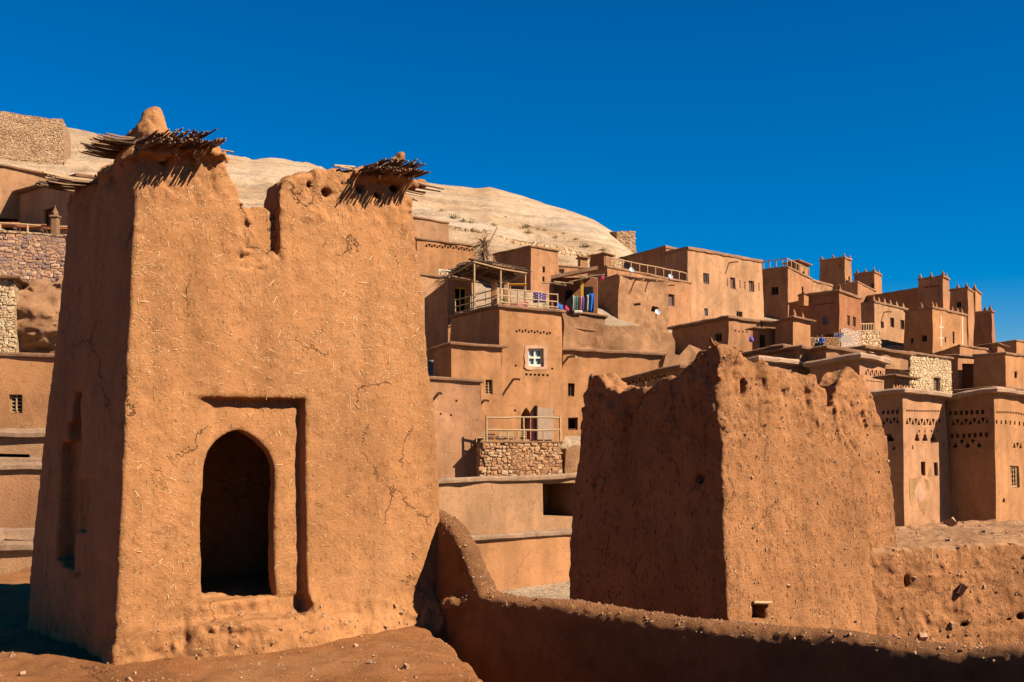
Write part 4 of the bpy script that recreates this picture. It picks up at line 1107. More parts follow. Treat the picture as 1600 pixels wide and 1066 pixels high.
bld("near pink mud tower with carved bands and flaking plaster, left of the near twin towers", 40, (1364, 619), (1410, 613), (1476, 622), 850, a=38, bat=.045, mat='pink', cop=(.5, .22), cmat='gravel', amp=.03, name='tower_house', cat='tower',
    holes=twA, wins=[('R', (1439, 721, 1446, 743), 'dark'), ('R', (1459, 723, 1465, 744), 'dark')], depth=6, step=.5)
twB = tri_row('L', 1486, 656, 1546, 652, 9, 9, .68, depth=.3) + rect_row('L', 1480, 642, 1540, 640, 7, 7, .62, .3) + rect_row('L', 1482, 678, 1546, 676, 7, 7, .55, .3)
for x, up_ in ((1492, 1), (1502, 0), (1511, 1), (1520, 0), (1530, 1)):
    twB.append(('L', [(x - 4.2, 698), (x, 700.5), (x + 4.2, 698), (x, 690)] if up_ else [(x + 3.5, 687), (x, 694.5), (x - 3.5, 687)], .3))
twB += rect_row('R', 1553, 656, 1640, 663, 6, 12, .33, .3) + rect_row('R', 1556, 642, 1640, 650, 3, 20, .62, .12) + tri_row('R', 1583, 692, 1597, 693, 8, 3, .6)
twB.append(('R', [(1566, 785), (1570, 785), (1570, 779), (1567, 779)], .3))
bld("near ochre tower with carved bands and a latticed arched window at the right edge", 40.5, (1470, 626), (1553, 612.5), (1650, 627), 850, a=38, bat=.045, mat='orange', cop=(.5, .22), cmat='gravel', amp=.03, name='tower_house', cat='tower',
    holes=twB, wins=[('R', (1579, 728, 1593, 762), 'lattice')], depth=7, step=.5)

# ------------------------------------------------------------------ centre of the village
bld("plain wall with a slanting top, highest house left of the terrace houses", 74, (600, 335), (640, 339), (701, 350), 400, a=20, mat='light', cop=(.12, .15))
bld("orange house with a zigzag frieze under its eaves", 64, (610, 372), (652, 374), (744, 386), 440, a=24, mat='orange', cop=(.15, .15), holes=tri_row('R', 664, 380, 740, 388, 5, 18, .8, depth=.3))
bld("low orange wall with white trellis rail in front of the zigzag frieze house", 58, (600, 432), (640, 428), (742, 440), 500, a=24, mat='light', cop=(.12, .12))
bld("square block tower with two small square windows behind the thatched pergola", 60, (771, 399), (829, 386), (872, 393), 490, a=38, bat=.02, mat='clay', cop=(.12, .12), wins=[('R', (848, 417, 851.5, 426), 'dark'), ('R', (847.5, 432.5, 851, 440.5), 'dark')], depth=5)
bld("small roofless wall with a blue grey window beside the square block tower", 66, (868, 424), (872, 416), (915, 420), 450, a=24, mat='clay', cop=(.1, .12), depth=4, wins=[('R', (873, 420, 881, 431), 'grey')])
bld("tiny guard hut under a flat roof beside the balustrade", 72, (903, 405), (907, 402), (918, 404), 440, a=24, mat='clay', cop=(.2, .12), depth=2.5)
bld("dark sided little tower left of the timber balustrade", 77, (922, 402), (944, 396.5), (956, 401), 425, a=38, mat='red', cop=(.3, .15), depth=4)
bld("stair house with a yellow framed doorway beside the terrace rail", 50, (664, 466), (700, 438), (737, 441), 560, a=22, aL=38, mat='clay', cop=None, bat=.01, depth=4,
    wins=[('R', (709.5, 449, 730, 492), 'yellow', 'door')])
bld("terrace house with a cream framed window and an arched doorway", 45, (704, 497), (780, 480), (877, 489), 700, a=26, aL=34, bat=.012, mat='orange', cop=(.22, .16), depth=9, step=.5, backmat='hole',
    holes=tri_row('R', 806, 515, 862, 519, 5, 12, .62, alt=True, depth=.3) + [('R', arch(813.5, 829, 637, 650, 687), 1.2, 2)] + rect_row('R', 819, 584, 858, 586, 3.5, 6, .55, .3) +
          tri_row('R', 820, 574, 836, 574, 3, 2, .5, alt=False) + [('R', [(x - 1.6, y + 1.6), (x + 1.6, y + 1.6), (x + 1.6, y - 1.6), (x - 1.6, y - 1.6)], .4) for x, y in ((806, 571.5), (863, 576), (804.5, 641), (863.5, 644))],
    wins=[('R', (825, 545, 849, 573), 'white')], spouts=[('R', 802, 593, .7)])
bld("attached house with bright wall and one barred window, left of the terrace house", 43.5, (677, 548), (706, 538.5), (784, 544), 700, a=22, aL=38, mat='orange', cop=(.22, .14), depth=5, bat=.01, step=.5,
    wins=[('R', (758, 593, 769.5, 616), 'lattice')], spouts=[('R', 756, 626, .7)])
bld("tall blank pink wall with a rough coping, beside the left tower", 40, (600, 592), (640, 590), (751, 598), 770, a=18, mat='pink', cop=(.18, .14), depth=4, bat=.015, step=.5, amp=.05,
    holes=[('R', [(x - 1.5, y + 1.5), (x + 1.5, y + 1.5), (x + 1.5, y - 1.5), (x - 1.5, y - 1.5)], .3) for x, y in ((714, 626), (705, 648), (688, 647))], spouts=[('R', 685, 615, .7)])
bld("long plain lit wall with a thin thatched coping behind the ruined tower", 46.8, None, (879, 548), (1036, 556), 700, a=20, mat='orange', cop=(.3, .16), depth=5, bat=.01,
    wins=[('R', (888, 599, 898, 619), 'dark'), ('R', (887, 653, 903, 672), 'slit', 'doorway')], spouts=[('R', 888, 558, .8)])
bld("darker sloping roofed wall with a zigzag band behind the ruined tower", 34, (930, 606), (1064, 576), (1100, 580), 680, a=30, aL=30, mat='clay', cop=(.3, .16), depth=5,
    holes=tri_row('L', 962, 599, 1040, 585, 5, 16, .6, depth=.2))
bld("broken dark gap wall with crumbling mud clods right of the long plain wall", 46, (1030, 560), (1040, 548), (1100, 552), 640, a=20, mat='rough', cop=None, amp=.25, jag=.5, depth=4, name='ruined_wall', cat='ruin', roof=False)
bld("rough crumbling bank wall with long lumpy face below the broken holes", 50, (860, 498), (880, 493), (1052, 520), 600, a=16, mat='rough', cop=None, amp=.22, jag=.35, depth=6, name='ruined_wall', cat='ruin', step=.5)
bld("low mud wall with an eroded thatched coping below the carpet stall", 53, (866, 495), (874, 486), (945, 496), 540, a=20, mat='rough', cop=(.2, .14), amp=.08, depth=5)
# stone terrace and stepped roofs
bld("stone terrace wall of irregular rubble carrying the cafe railing", 40, (740, 694), (751, 692), (878, 692), 770, a=12, mat='wall_stone', cop=(.06, .08), bat=.02, depth=5, step=.45, amp=.05, stones=.17, name='terrace_wall', cat='wall')
bld("rough buttress with a shaded cleft right of the stone terrace wall", 40.8, (872, 702), (884, 696), (912, 699), 770, a=14, mat='rough', cop=None, amp=.12, depth=4, jag=.2, name='buttress', cat='wall', step=.4)
bld("upper flat roofed house with a gravel edge, above the two stepped roofs", 27, (600, 760), (640, 757), (1000, 743), 900, a=30, mat='light', cop=(.10, .12), cmat='pebbly', depth=3.6, bat=.01, step=.4, amp=.03, roof=True,
    holes=[('R', [(848, 808), (905, 807), (905, 754), (848, 755)], 1.6, 0)])
bld("middle flat roofed house with a pebbly edge between two stepped roofs", 22, (600, 856), (640, 851), (1000, 828), 960, a=36, mat='orange', cop=(.08, .10), cmat='pebbly', depth=3.6, bat=.01, step=.35, amp=.02)
bld("lowest flat roof of smooth pale mud behind the parapet", 18.6, (600, 960), (640, 956), (1000, 930), 1010, a=36, mat='light', cop=None, depth=4.4, step=.4, amp=.02)

# ------------------------------------------------------------------ left edge of the photo
bld("fortress block of pale rubble on the hilltop, upper left corner", 112, (-160, 178), (-60, 168), (98, 187), 330, a=14, mat='fort_stone', cop=None, amp=.15, stones=.21, jag=.2, name='fortress_wall', cat='wall', step=1.0)
bld("small rubble watchtower on the end of the hill ridge", 137, (953, 362.5), (964, 362), (992, 361), 415, a=12, bat=.05, mat='fort_stone', cop=None, stones=.28, amp=.12, name='watchtower', cat='tower')
bld("upper house with a plain lit wall under a thin dark eave, upper left", 58, (-60, 262), (-20, 256), (84, 276), 340, a=22, mat='light', cop=(.25, .15))
bld("shaded house with two dark windows behind the orange benches", 52, (-60, 328), (125, 278), (170, 286), 380, a=38, aL=40, mat='light', cop=(.5, .25),
    wins=[('L', (11, 337, 28, 366), 'dark'), ('L', (69, 325, 87, 358), 'dark')])
bld("high retaining wall of mixed grey and orange stones, left edge", 45, (-80, 362), (-60, 360), (130, 372), 480, a=14, mat='grey_stone', cop=(.08, .12), cmat='pale_stone', depth=4, amp=.06, step=.5, stones=.19, name='retaining_wall', cat='wall')
bld("small stuccoed brick house corner with painted white bands, left edge", 32, (-70, 434), (-60, 432), (22, 437), 570, a=14, mat='house_stone', cop=(.3, .12), stones=.12, depth=3)
bld("ochre house with a carved lattice window, left edge", 27, (-70, 556), (-60, 554), (110, 560), 700, a=12, mat='orange', cop=(.10, .10), depth=3, bat=.01, step=.4, wins=[('R', (15, 616, 35, 645), 'lattice')])
bld("roof ledge with a dark slot beneath it, left edge", 24, (-70, 682), (-60, 681), (110, 683), 760, a=12, mat='light', cop=(.12, .14), cmat='pebbly', depth=2.6, step=.4, holes=[('R', [(-20, 719), (46, 719), (46, 709), (-20, 709)], 1.0, 2)])
bld("cracked lit wall below the roof ledge, left edge", 21.5, (-70, 734), (-60, 733), (110, 735), 880, a=12, mat='clay', cop=(.12, .14), cmat='pebbly', depth=2.2, step=.4)
bld("lowest pebbly ledge beside the foot of the earth tower, left edge", 18.5, (-70, 862), (-60, 861), (110, 863), 960, a=12, mat='light', cop=(.10, .16), cmat='pebbly', depth=2.2, step=.35)
# crumbling outcrop between retaining wall and lattice house
def outc(S, T, Z):
    d = ell(S, T, Z, (0, 0, 0), (2.6, 1.4, 1.1)); d = smin(d, ell(S, T, Z, (1.2, .3, .9), (1.6, .9, .45)), .2); d = smin(d, ell(S, T, Z, (-.6, -.3, -.9), (1.8, 1, .6)), .2)
    return d
v, q = surface(outc, (-3.4, -2, -2), (3.6, 2, 2), .06, lambda p: .16 * fbm(p * np.array([1, 1, 2.2], np.float32), 1.5, 5, 3), band=.4)
oc = P(48, 505, 34); v = v + np.array(oc, np.float32)
tag(np_mesh("rock_outcrop", v, q, [M['rough']]), "crumbling layered rock and mud outcrop between the left retaining wall and lattice window house", "outcrop")
# masonry band low on the hill
rb_ = [(700, 352, 86), (760, 362, 86), (800, 372, 87), (850, 382, 88), (900, 392, 89), (962, 404, 90), (1010, 412, 91)]
mb = MB(); lo = []; hi = []
for px, py, D in rb_: hi.append(P(px, py, D)); lo.append(P(px, py + 46, D - 1.5))
for i in range(len(rb_) - 1):
    fc = Face(lo[i], lo[i + 1], hi[i + 1], hi[i]); fc.fill(mb, [], .8)
    a, b = hi[i], hi[i + 1]; back = Vector((0, 1.2, 0)); mb.add([a, b, b + back, a + back], [(0, 1, 2, 3)]); mb.add([a + back, b + back, lo[i + 1] + back, lo[i] + back], [(0, 1, 2, 3)])
mb.displace(.18, .6)
for i in range(len(rb_) - 1): stone_rows(mb, Face(lo[i], lo[i + 1], hi[i + 1], hi[i]), .42, [], 1)
tag(mb.build("masonry_wall", [M['pale_stone'], M['st_a_pale_stone'], M['st_b_pale_stone'], M['st_c_pale_stone']]), "long pale masonry wall along the foot of the bare hill", "wall")
# ------------------------------------------------------------------ unseen blocks for the photographer's roof and neighbour, added to shade the court
mb = MB(); mb.box((0.5, -4.5, Z0 - 3.9), (14, 13, 4.6), bev=.15); mb.box((7.3, 4.6, Z0 - 3.2), (6.4, 3.0, 4.8), bev=.15); mb.box((7.3, -2.6, Z0 - 1.3), (6.6, 11.2, 8.6), bev=.15)
tag(mb.build("unseen_shade_blocks", M['clay']), kind="structure")

# ------------------------------------------------------------------ small things
from mathutils.bvhtree import BVHTree
hbvh = BVHTree.FromPolygons([Vector(x) for x in vt], [list(map(int, f)) for f in qd])
def on_hill(px, py):
    d = Vector(((px - CX) / F, 1, (HY - py) / F)).normalized(); h = hbvh.ray_cast(Vector((0, 0, Z0)), d)
    return h[0] if h[0] is not None else P(px, py, 120)

def face_of(key, f='R'):
    for k, (root, faces) in ALLB.items():
        if key in k: return root, faces[f]

def railing(label, pts, h, rails, r=.035, mat='wood', n_per=None, name='wooden_railing', cross=False):
    t = thing(name, label, "railing", tuple(pts[0]))
    up_ = Vector((0, 0, h))
    for p in pts:
        mb = MB(); lean = Vector((random.uniform(-.03, .03) * h, 0, random.uniform(0, .04) * h))
        mb.tube([p - Vector((0, 0, .05)), p + up_ * .5 + lean * .5, p + up_ + lean], r, 6, wob=.15); mb.build("post", M[mat], t)
    for fr in rails:
        mb = MB(); pp_ = [p + up_ * fr + Vector((0, 0, random.uniform(-.02, .02))) for p in pts]
        q = []
        for a, b in zip(pp_, pp_[1:]): q += [a, a.lerp(b, .5) + Vector((0, 0, random.uniform(-.03, .02)))]
        q.append(pp_[-1]); mb.tube(q, r * .9, 6, wob=.12); mb.build("rail", M[mat], t)
    if cross:
        for a, b in zip(pts, pts[1:]):
            for x, y in ((a, b + up_), (a + up_, b)):
                mb = MB(); mb.tube([x, y], r * .7, 5); mb.build("brace", M[mat], t)
    return t
def edge_pts(f, u0, u1, n, inset=.15, dz=.1): return [f.pt(u0 + (u1 - u0) * i / (n - 1), 1) - f.n * inset + Vector((0, 0, dz)) for i in range(n)]

random.seed(11)
_, f = face_of("long mid level wing"); railing("long timber balustrade on the mid level wing below the big plain house", edge_pts(f, .0, .97, 11), .62, (1.0,), .045)
_, f = face_of("square house with a roof balustrade", 'R'); _, f2 = face_of("square house with a roof balustrade", 'L')
railing("timber balustrade on the roof corner of the square house on the skyline", edge_pts(f2, .1, 1, 5)[:-1] + edge_pts(f, .02, .95, 6), .75, (1.0, .12), .05)
_, f = face_of("terrace house with a cream", 'R'); _, f2 = face_of("terrace house with a cream", 'L')
railing("rustic pole railing round the corner terrace with the thatched pergola", edge_pts(f2, .04, 1, 4)[:-1] + edge_pts(f, .0, .97, 4), .66, (1.0, .55, .2), .028, 'pale_wood')
_, f = face_of("stone terrace wall"); ps = edge_pts(f, .08, .99, 3, .12, .05)
t = railing("pale pole railing of the cafe terrace above the rubble wall", ps, .86, (.97, .48), .04, 'pale_wood')
for u in (.34, .78):
    mb = MB(); p = f.pt(u, 1) - f.n * .12; mb.tube([p, p + Vector((0, 0, .42))], .025, 5); mb.build("post", M['pale_wood'], t)
_, f = face_of("low orange wall with white trellis"); railing("white cross braced trellis rail on the low orange wall", edge_pts(f, .45, .95, 5, .1, 0), .4, (1.0, .1), .035, 'cream', cross=True)
_, f = face_of("high retaining wall"); railing("timber rail with orange benches behind it on the left retaining wall", edge_pts(f, .3, .98, 4, .3, .02), .42, (1.0,), .05, 'wood')
_, f = face_of("pale masonry plinth"); railing("short pale balustrade beside the house with six merlons", edge_pts(f, .42, .82, 7, .1, 0), .55, (1.0, .1), .05, 'pale_wood')
_, f = face_of("high retaining wall"); p = f.pt(.762, 1) - f.n * .1
mb = MB(); mb.box(p + Vector((0, 0, .35)), (.3, .3, .8), bev=.04); mb.box(p + Vector((0, 0, .79)), (.38, .38, .1), bev=.03); mb.lathe(p + Vector((0, 0, .83)), [(.12, 0), (.13, .12), (.04, .3), (.01, .42)], 8)
tag(mb.build("gate_pillar", M['coping']), "pale mud pillar with a pointed cap in the left terrace rail", "pillar")

def bench(loc):
    t = thing("bench", "low orange cushioned bench behind the left terrace rail", "bench", tuple(loc), "orange benches behind the left rail")
    mb = MB(); mb.box(loc + Vector((0, 0, .16)), (1.0, .4, .10), bev=.04); mb.build("seat", M['orange_cloth'], t)
    mb = MB(); mb.box(loc + Vector((0, .22, .26)), (1.0, .08, .16), bev=.03); mb.build("backrest", M['orange_cloth'], t)
    for s in (-1, 1):
        mb = MB(); mb.box(loc + Vector((.42 * s, 0, .055)), (.07, .36, .11)); mb.build("leg", M['dark_wood'], t)
    return t
M['patch_pale'] = mud('pale_patch_plaster', (0.72, 0.42, 0.26), 1.5, .02)
def cloth(name, c): M[name] = plain(name, c, .85, .2, 12.0)
M['faded_lime'] = plain('faded_lime', (.86, .58, .38), .9, .2)
cloth('orange_cloth', (.42, .12, .04)); cloth('blue_cloth', (.01, .14, .55)); cloth('pink_cloth', (.65, .05, .14)); cloth('purple_cloth', (.10, .05, .30)); cloth('teal_cloth', (.08, .32, .38)); cloth('cream_cloth', (.75, .58, .40)); cloth('green_cloth', (.12, .26, .12)); cloth('violet', (.20, .12, .50)); cloth('leaf_green', (.05, .16, .02)); cloth('salmon', (.70, .25, .20)); cloth('amber', (.75, .30, .03)); cloth('skin', (.30, .15, .09)); cloth('hair', (.02, .012, .01)); cloth('navy', (.03, .05, .12))

def copy_tree(o, loc, label=None):
    c = o.copy(); col.objects.link(c); c.location = loc
    if label: c["label"] = label
    for ch in list(o.children):
        k = ch.copy(); col.objects.link(k); k.parent = c
        for g in list(ch.children):
            g2 = g.copy(); col.objects.link(g2); g2.parent = k
    return c
b0 = bench(P(8, 359, 46.5)); b0["label"] = "orange cushioned bench at the far left end of the left terrace rail"; copy_tree(b0, P(50, 362, 46.7), "orange cushioned bench left of the pale pointed pillar"); copy_tree(b0, P(92, 365, 46.9), "orange cushioned bench right of the pale pointed pillar")

# thatched pergola on the terrace
zN = P(740, 409, 46.5); zL = P(699, 431, 46.5 * 241 / 219); zR = P(823, 427, 46.5 * 241 / 223); zB = zL + zR - zN
for a in (zL, zR, zB): a.z = zN.z
floor_z = P(780, 482, 46).z - .1
pg = thing("pergola", "open pergola with a ragged thatch of sticks on the corner terrace", "pergola", (zN.x, zN.y, floor_z))
for a, ins in ((zN, .04), (zL, .04), (zR, .04), (zB, .04), (zN.lerp(zR, .5), .04)):
    p = a.lerp((zN + zB) / 2, ins); mb = MB(); mb.tube([Vector((p.x, p.y, floor_z)), p], .05, 6, wob=.1); mb.build("post", M['wood'], pg)
for a, b in ((zN, zR), (zL, zB), (zN, zL), (zR, zB)):
    mb = MB(); mb.tube([a, a.lerp(b, .5) - Vector((0, 0, .05)), b], .03, 6, wob=.1); mb.build("beam", M['wood'], pg)
mb = MB()
for i in range(290):
    s = (i + random.random()) / 290; a = zL.lerp(zN, s); b = zB.lerp(zR, s); k0, k1 = sorted((random.uniform(-.06, .5), random.uniform(.5, 1.05)))
    dz = Vector((0, 0, .05 + random.uniform(0, .13))); j = Vector((random.uniform(-.2, .2), random.uniform(-.2, .2), random.uniform(-.05, .05)))
    mb.tube([a.lerp(b, k0) + dz, a.lerp(b, (k0 + k1) / 2) + dz + j * .3, a.lerp(b, k1) + dz + j], .028, 4, random.choice((0, 1, 1)))
for i in range(60):
    s = (i + random.random()) / 60; a = zL.lerp(zB, s); b = zN.lerp(zR, s); dz = Vector((0, 0, .04 + random.uniform(0, .1)))
    mb.tube([a.lerp(b, random.uniform(-.08, .3)) + dz, a.lerp(b, random.uniform(.6, 1.06)) + dz], .026, 4, random.choice((0, 1, 1)))
mb.build("thatch_roof", [M['cane'], M['cane_dark']], pg)

def block(name, label, cat, px0, py0, px1, py1, D, dep, mat, bev=.03, group=None):
    a = P(px0, py1, D); b = P(px1, py0, D)
    mb = MB(); mb.box(((a.x + b.x) / 2, D + dep / 2, (a.z + b.z) / 2), (b.x - a.x, dep, b.z - a.z), bev=bev); mb.displace(.012, 3)
    return tag(mb.build(name, M[mat]), label, cat, group)
block("mud_pillar", "short mud pillar standing under the thatched pergola", "pillar", 767, 437, 776, 486, 49.5, .4, 'clay')
block("mud_pillar", "pale squat pillar at the right end of the thatched pergola", "pillar", 786, 440, 795, 486, 49.8, .35, 'light')
def table(px, py, D, w, h, top, leg, label, name="table"):
    c = P(px, py, D); t = thing(name, label, "table", tuple(c))
    mb = MB(); mb.box(c + Vector((0, 0, h)), (w, w * .7, .05), bev=.015); mb.build("tabletop", M[top], t)
    for i in (-1, 1):
        for j in (-1, 1):
            mb = MB(); mb.box(c + Vector((i * w * .42, j * w * .28, h / 2)), (.045, .045, h)); mb.build("leg", M[leg], t)
    return t
table(809, 480, 49.0, .75, .95, 'amber', 'wood', "tall table with an amber top at the right end of the pergola")
# rug over the railing
_, f = face_of("terrace house with a cream", 'R')
def cloth_sheet(name, label, cat, x0, y0, x1, y1, D, mat, fold=.03, n=10, group=None, dots=None, m2=None):
    a = P(x0, y0, D); b = P(x1, y1, D); w = b.x - a.x; h = a.z - b.z; mb = MB(); vs = []; k = 8
    for s in (0, 1):
        for j in range(k + 1):
            for i in range(n + 1):
                u = i / n; v_ = j / k
                vs.append(Vector((a.x + w * u + .01 * math.sin(v_ * 5), D + (.012 if s else -.012) + fold * math.sin(u * 9 + v_) * (.3 + v_), a.z - h * v_ * (1 + .02 * math.sin(u * 7)))))
    fs = []; ms = []; o = (k + 1) * (n + 1)
    for j in range(k):
        for i in range(n):
            q0 = j * (n + 1) + i; mm = 1 if dots and ((i + 2 * j) % 4 == 0 and 1 <= j <= k - 2) else 0
            fs.append((q0, q0 + 1, q0 + n + 2, q0 + n + 1)); ms.append(mm); fs.append((o + q0, o + q0 + n + 1, o + q0 + n + 2, o + q0 + 1)); ms.append(0)
    rim = [i for i in range(n + 1)] + [j * (n + 1) + n for j in range(1, k + 1)] + [k * (n + 1) + i for i in range(n - 1, -1, -1)] + [j * (n + 1) for j in range(k - 1, 0, -1)]
    for i in range(len(rim)):
        j = (i + 1) % len(rim); fs.append((rim[i], o + rim[i], o + rim[j], rim[j])); ms.append(0)
    mb.add(vs, fs, 0); mb.m[-len(ms):] = ms
    return tag(mb.build(name, [M[mat], M[m2 or 'cream_cloth']], smooth=True), label, cat, group)
cloth_sheet("rug", "purple rug with pale dots hung over the corner terrace railing", "rug", 833, 457, 853, 473, 46.4, 'purple_cloth', dots=True)
cloth_sheet("blanket", "pale pink blanket spread low behind the terrace railing", "blanket", 797, 471, 826, 481, 46.9, 'salmon', .05)

def pot_plant(px, py, D, h, label):
    c = P(px, py, D); t = thing("potted_plant", label, "plant", tuple(c))
    mb = MB(); mb.lathe(c, [(h * .16, 0), (h * .22, h * .3), (h * .2, h * .32)], 10); mb.build("pot", M['red'], t)
    mb = MB()
    for i in range(70):
        d = Vector((random.gauss(0, 1), random.gauss(0, 1), random.uniform(.2, 1.6))).normalized(); p = c + Vector((0, 0, h * .35)) + d * h * random.uniform(.2, .65)
        a = d.cross(Vector((0, 0, 1))).normalized() * h * .07; b = Vector((random.uniform(-1, 1), random.uniform(-1, 1), random.uniform(-.4, 1))).normalized() * h * .16
        mb.add([p - a, p + b * .5 - a * .2, p + a, p + b], [(0, 1, 3, 2)])
    mb.build("foliage", M['leaf_green'], t)
pot_plant(787, 479, 46.2, .42, "green potted plant by the middle of the terrace railing")
pot_plant(852, 486, 46.6, .42, "dark green potted plant under the purple rug")

# stall beside the terrace
st_ = thing("market_stall", "shaded stall with a pole roof and an amber post beside the corner terrace", "stall", tuple(P(870, 489, 55)))
def sb(name, x0, y0, x1, y1, D, dep, mat, bev=.02):
    a = P(x0, y1, D); b = P(x1, y0, D); mb = MB(); mb.box(((a.x + b.x) / 2, D + dep / 2, (a.z + b.z) / 2), (b.x - a.x, dep, b.z - a.z), bev=bev); mb.displace(.01, 3); return mb.build(name, M[mat], st_)
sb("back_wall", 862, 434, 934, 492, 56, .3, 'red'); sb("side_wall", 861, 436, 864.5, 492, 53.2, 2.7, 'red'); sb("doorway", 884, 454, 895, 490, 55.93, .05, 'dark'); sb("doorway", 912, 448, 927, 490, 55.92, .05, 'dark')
tag(sb("post", 906.5, 438, 911.5, 470, 53.3, .14, 'yellow'), "amber painted post")
mb = MB(); a, b, c_, d_ = P(860, 436, 52.6), P(934, 421, 52.6), P(934, 424, 56.4), P(862, 437, 56.4); th = Vector((0, 0, .16))
mb.add([a, b, c_, d_, a + th, b + th, c_ + th, d_ + th], [(3, 2, 1, 0), (4, 5, 6, 7), (0, 1, 5, 4), (1, 2, 6, 5), (2, 3, 7, 6), (3, 0, 4, 7)]); mb.displace(.04, 2); mb.build("roof", M['coping'], st_)
for (x0, y0, x1, y1) in [(864, 443, 884, 446), (866, 440, 895, 443), (889, 441, 917, 434), (903, 430, 931, 435), (921, 431, 944, 429), (846, 442, 882, 442)]:
    mb = MB(); mb.tube([P(x0, y0, 52.3), P((x0 + x1) / 2, (y0 + y1) / 2 + .4, 52.2), P(x1, y1, 52.0)], .035, 6, wob=.1); mb.build("roof_pole", M['pale_wood'], st_)
G_ = "textiles hanging in the stall"
for k, (x, wd, y0, mt, nm) in enumerate([(894.5, 2.6, 462, 'cream_cloth', 'cream'), (897.6, 2.4, 463, 'teal_cloth', 'teal'), (900.4, 2.6, 463, 'green_cloth', 'green'), (903.4, 2.4, 464, 'navy', 'navy'), (906.2, 3, 463, 'salmon', 'salmon pink'), (909.6, 3, 464, 'violet', 'violet')]):
    cloth_sheet("hanging_textile", f"{nm} cloth hanging in the row of cloths in the stall", "textile", x, y0, x + wd, 486, 53.0, mt, .04, 6, G_)
cloth_sheet("hanging_textile", "narrow cream and blue cloth beside the broad bright blue one", "textile", 917, 461, 919.4, 487, 53.0, 'cream_cloth', .03, 5, G_)
cloth_sheet("hanging_textile", "broad bright blue cloth at the right end of the stall", "textile", 919.8, 459, 928, 487, 53.0, 'blue_cloth', .05, 8, G_)
def jar(px, py, D, r, mat, label):
    c = P(px, py, D); mb = MB(); mb.lathe(c, [(r * .5, 0), (r * .95, r * .5), (r, r), (r * .8, r * 1.5), (r * .4, r * 1.8), (r * .5, r * 2.1), (r * .3, r * 2.1)], 14)
    tag(mb.build("jar", M[mat], smooth=True), label, "jar")
jar(873, 487, 52.6, .19, 'blue_cloth', "round bright blue jar at the left of the stall"); jar(884.5, 487.5, 52.8, .14, 'pink_cloth', "pink jar right of the round blue jar")
block("white_mat", "white folded mat on the floor in front of the hanging cloths", "mat", 897, 485, 910, 489.5, 52.4, .5, 'cream', .03)
block("red_cushion", "small red cloth bundle on the stall roof edge", "bundle", 939, 431, 944, 437, 60, .4, 'pink_cloth')

# dry palm bundle above the pergola
c = P(756, 414, 58); t = thing("dead_palm", "shaggy dead palm stump with dry fronds and a bare pole above the pergola", "plant", tuple(c))
mb = MB(); mb.tube([c, c + Vector((.05, 0, .7)), c + Vector((0, 0, 1.2))], .2, 8, r2=.15, wob=.2); mb.build("trunk", M['dark_wood'], t)
mb = MB()
for i in range(190):
    th = random.uniform(0, 6.28); el = random.uniform(-1.1, 1.3); L = random.uniform(.4, .95)
    d = Vector((math.cos(th) * math.cos(el), math.sin(th) * math.cos(el), math.sin(el))); a = c + Vector((0, 0, random.uniform(.25, 1.2)))
    mb.tube([a, a + d * L * .6, a + d * L - Vector((0, 0, L * .3))], .018, 3, random.choice((0, 0, 1)), r2=.006)
mb.build("dry_fronds", [M['cane'], M['straw']], t)
mb = MB(); mb.tube([c + Vector((.2, 0, .9)), P(777, 355, 58)], .05, 6, r2=.03); mb.build("bare_pole", M['wood'], t)

# satellite dishes
def dish(loc):
    t = thing("satellite_dish", "x", "dish", tuple(loc), "satellite dishes")
    mb = MB(); vs = []; n = 16; ax = Vector((.35, -.85, .4)).normalized(); u_ = ax.cross(Vector((0, 0, 1))).normalized(); w_ = u_.cross(ax)
    for k, (r_, d_) in enumerate([(.02, 0), (.2, .03), (.34, .09), (.35, .1), (.34, .07), (.2, .01), (.02, -.02)]):
        r_ *= .5; d_ *= .5; vs += [loc + ax * d_ + u_ * (r_ * math.cos(6.2832 * i / n)) + w_ * (r_ * math.sin(6.2832 * i / n)) for i in range(n)]
    mb.add(vs, [(k * n + i, k * n + (i + 1) % n, (k + 1) * n + (i + 1) % n, (k + 1) * n + i) for k in range(6) for i in range(n)]); mb.build("bowl", M['pale_metal'], t)
    mb = MB(); mb.tube([loc - w_ * .15, loc + ax * .18], .010, 5); mb.box(loc + ax * .19, (.04, .04, .05)); mb.build("feed_arm", M['iron'], t)
    mb = MB(); mb.tube([loc - ax * .02, loc - ax * .15, loc - ax * .15 - Vector((0, 0, .3))], .025, 5); mb.build("mount", M['iron'], t)
    return t
M['pale_metal'] = plain("pale_metal", (.55, .60, .62), .5, .1)
d0 = dish(P(986.5, 422, 73.6)); d0["label"] = "satellite dish near the left end of the long timber balustrade"
copy_tree(d0, P(1047.5, 432.5, 75.5), "satellite dish near the right end of the long timber balustrade")
copy_tree(d0, P(1027, 488, 66.3), "tilted satellite dish on the rough mud block, under the right broken hole")

c = P(1174, 534, 56.4); mb = MB(); mb.lathe(c, [(.02, -.03), (.10, .0), (.12, .09), (.08, .2), (.02, .27), (.015, .36)], 10); tag(mb.build("cloth_bag", M['violet'], smooth=True), "violet cloth bag hanging on the broad low house", "bag")
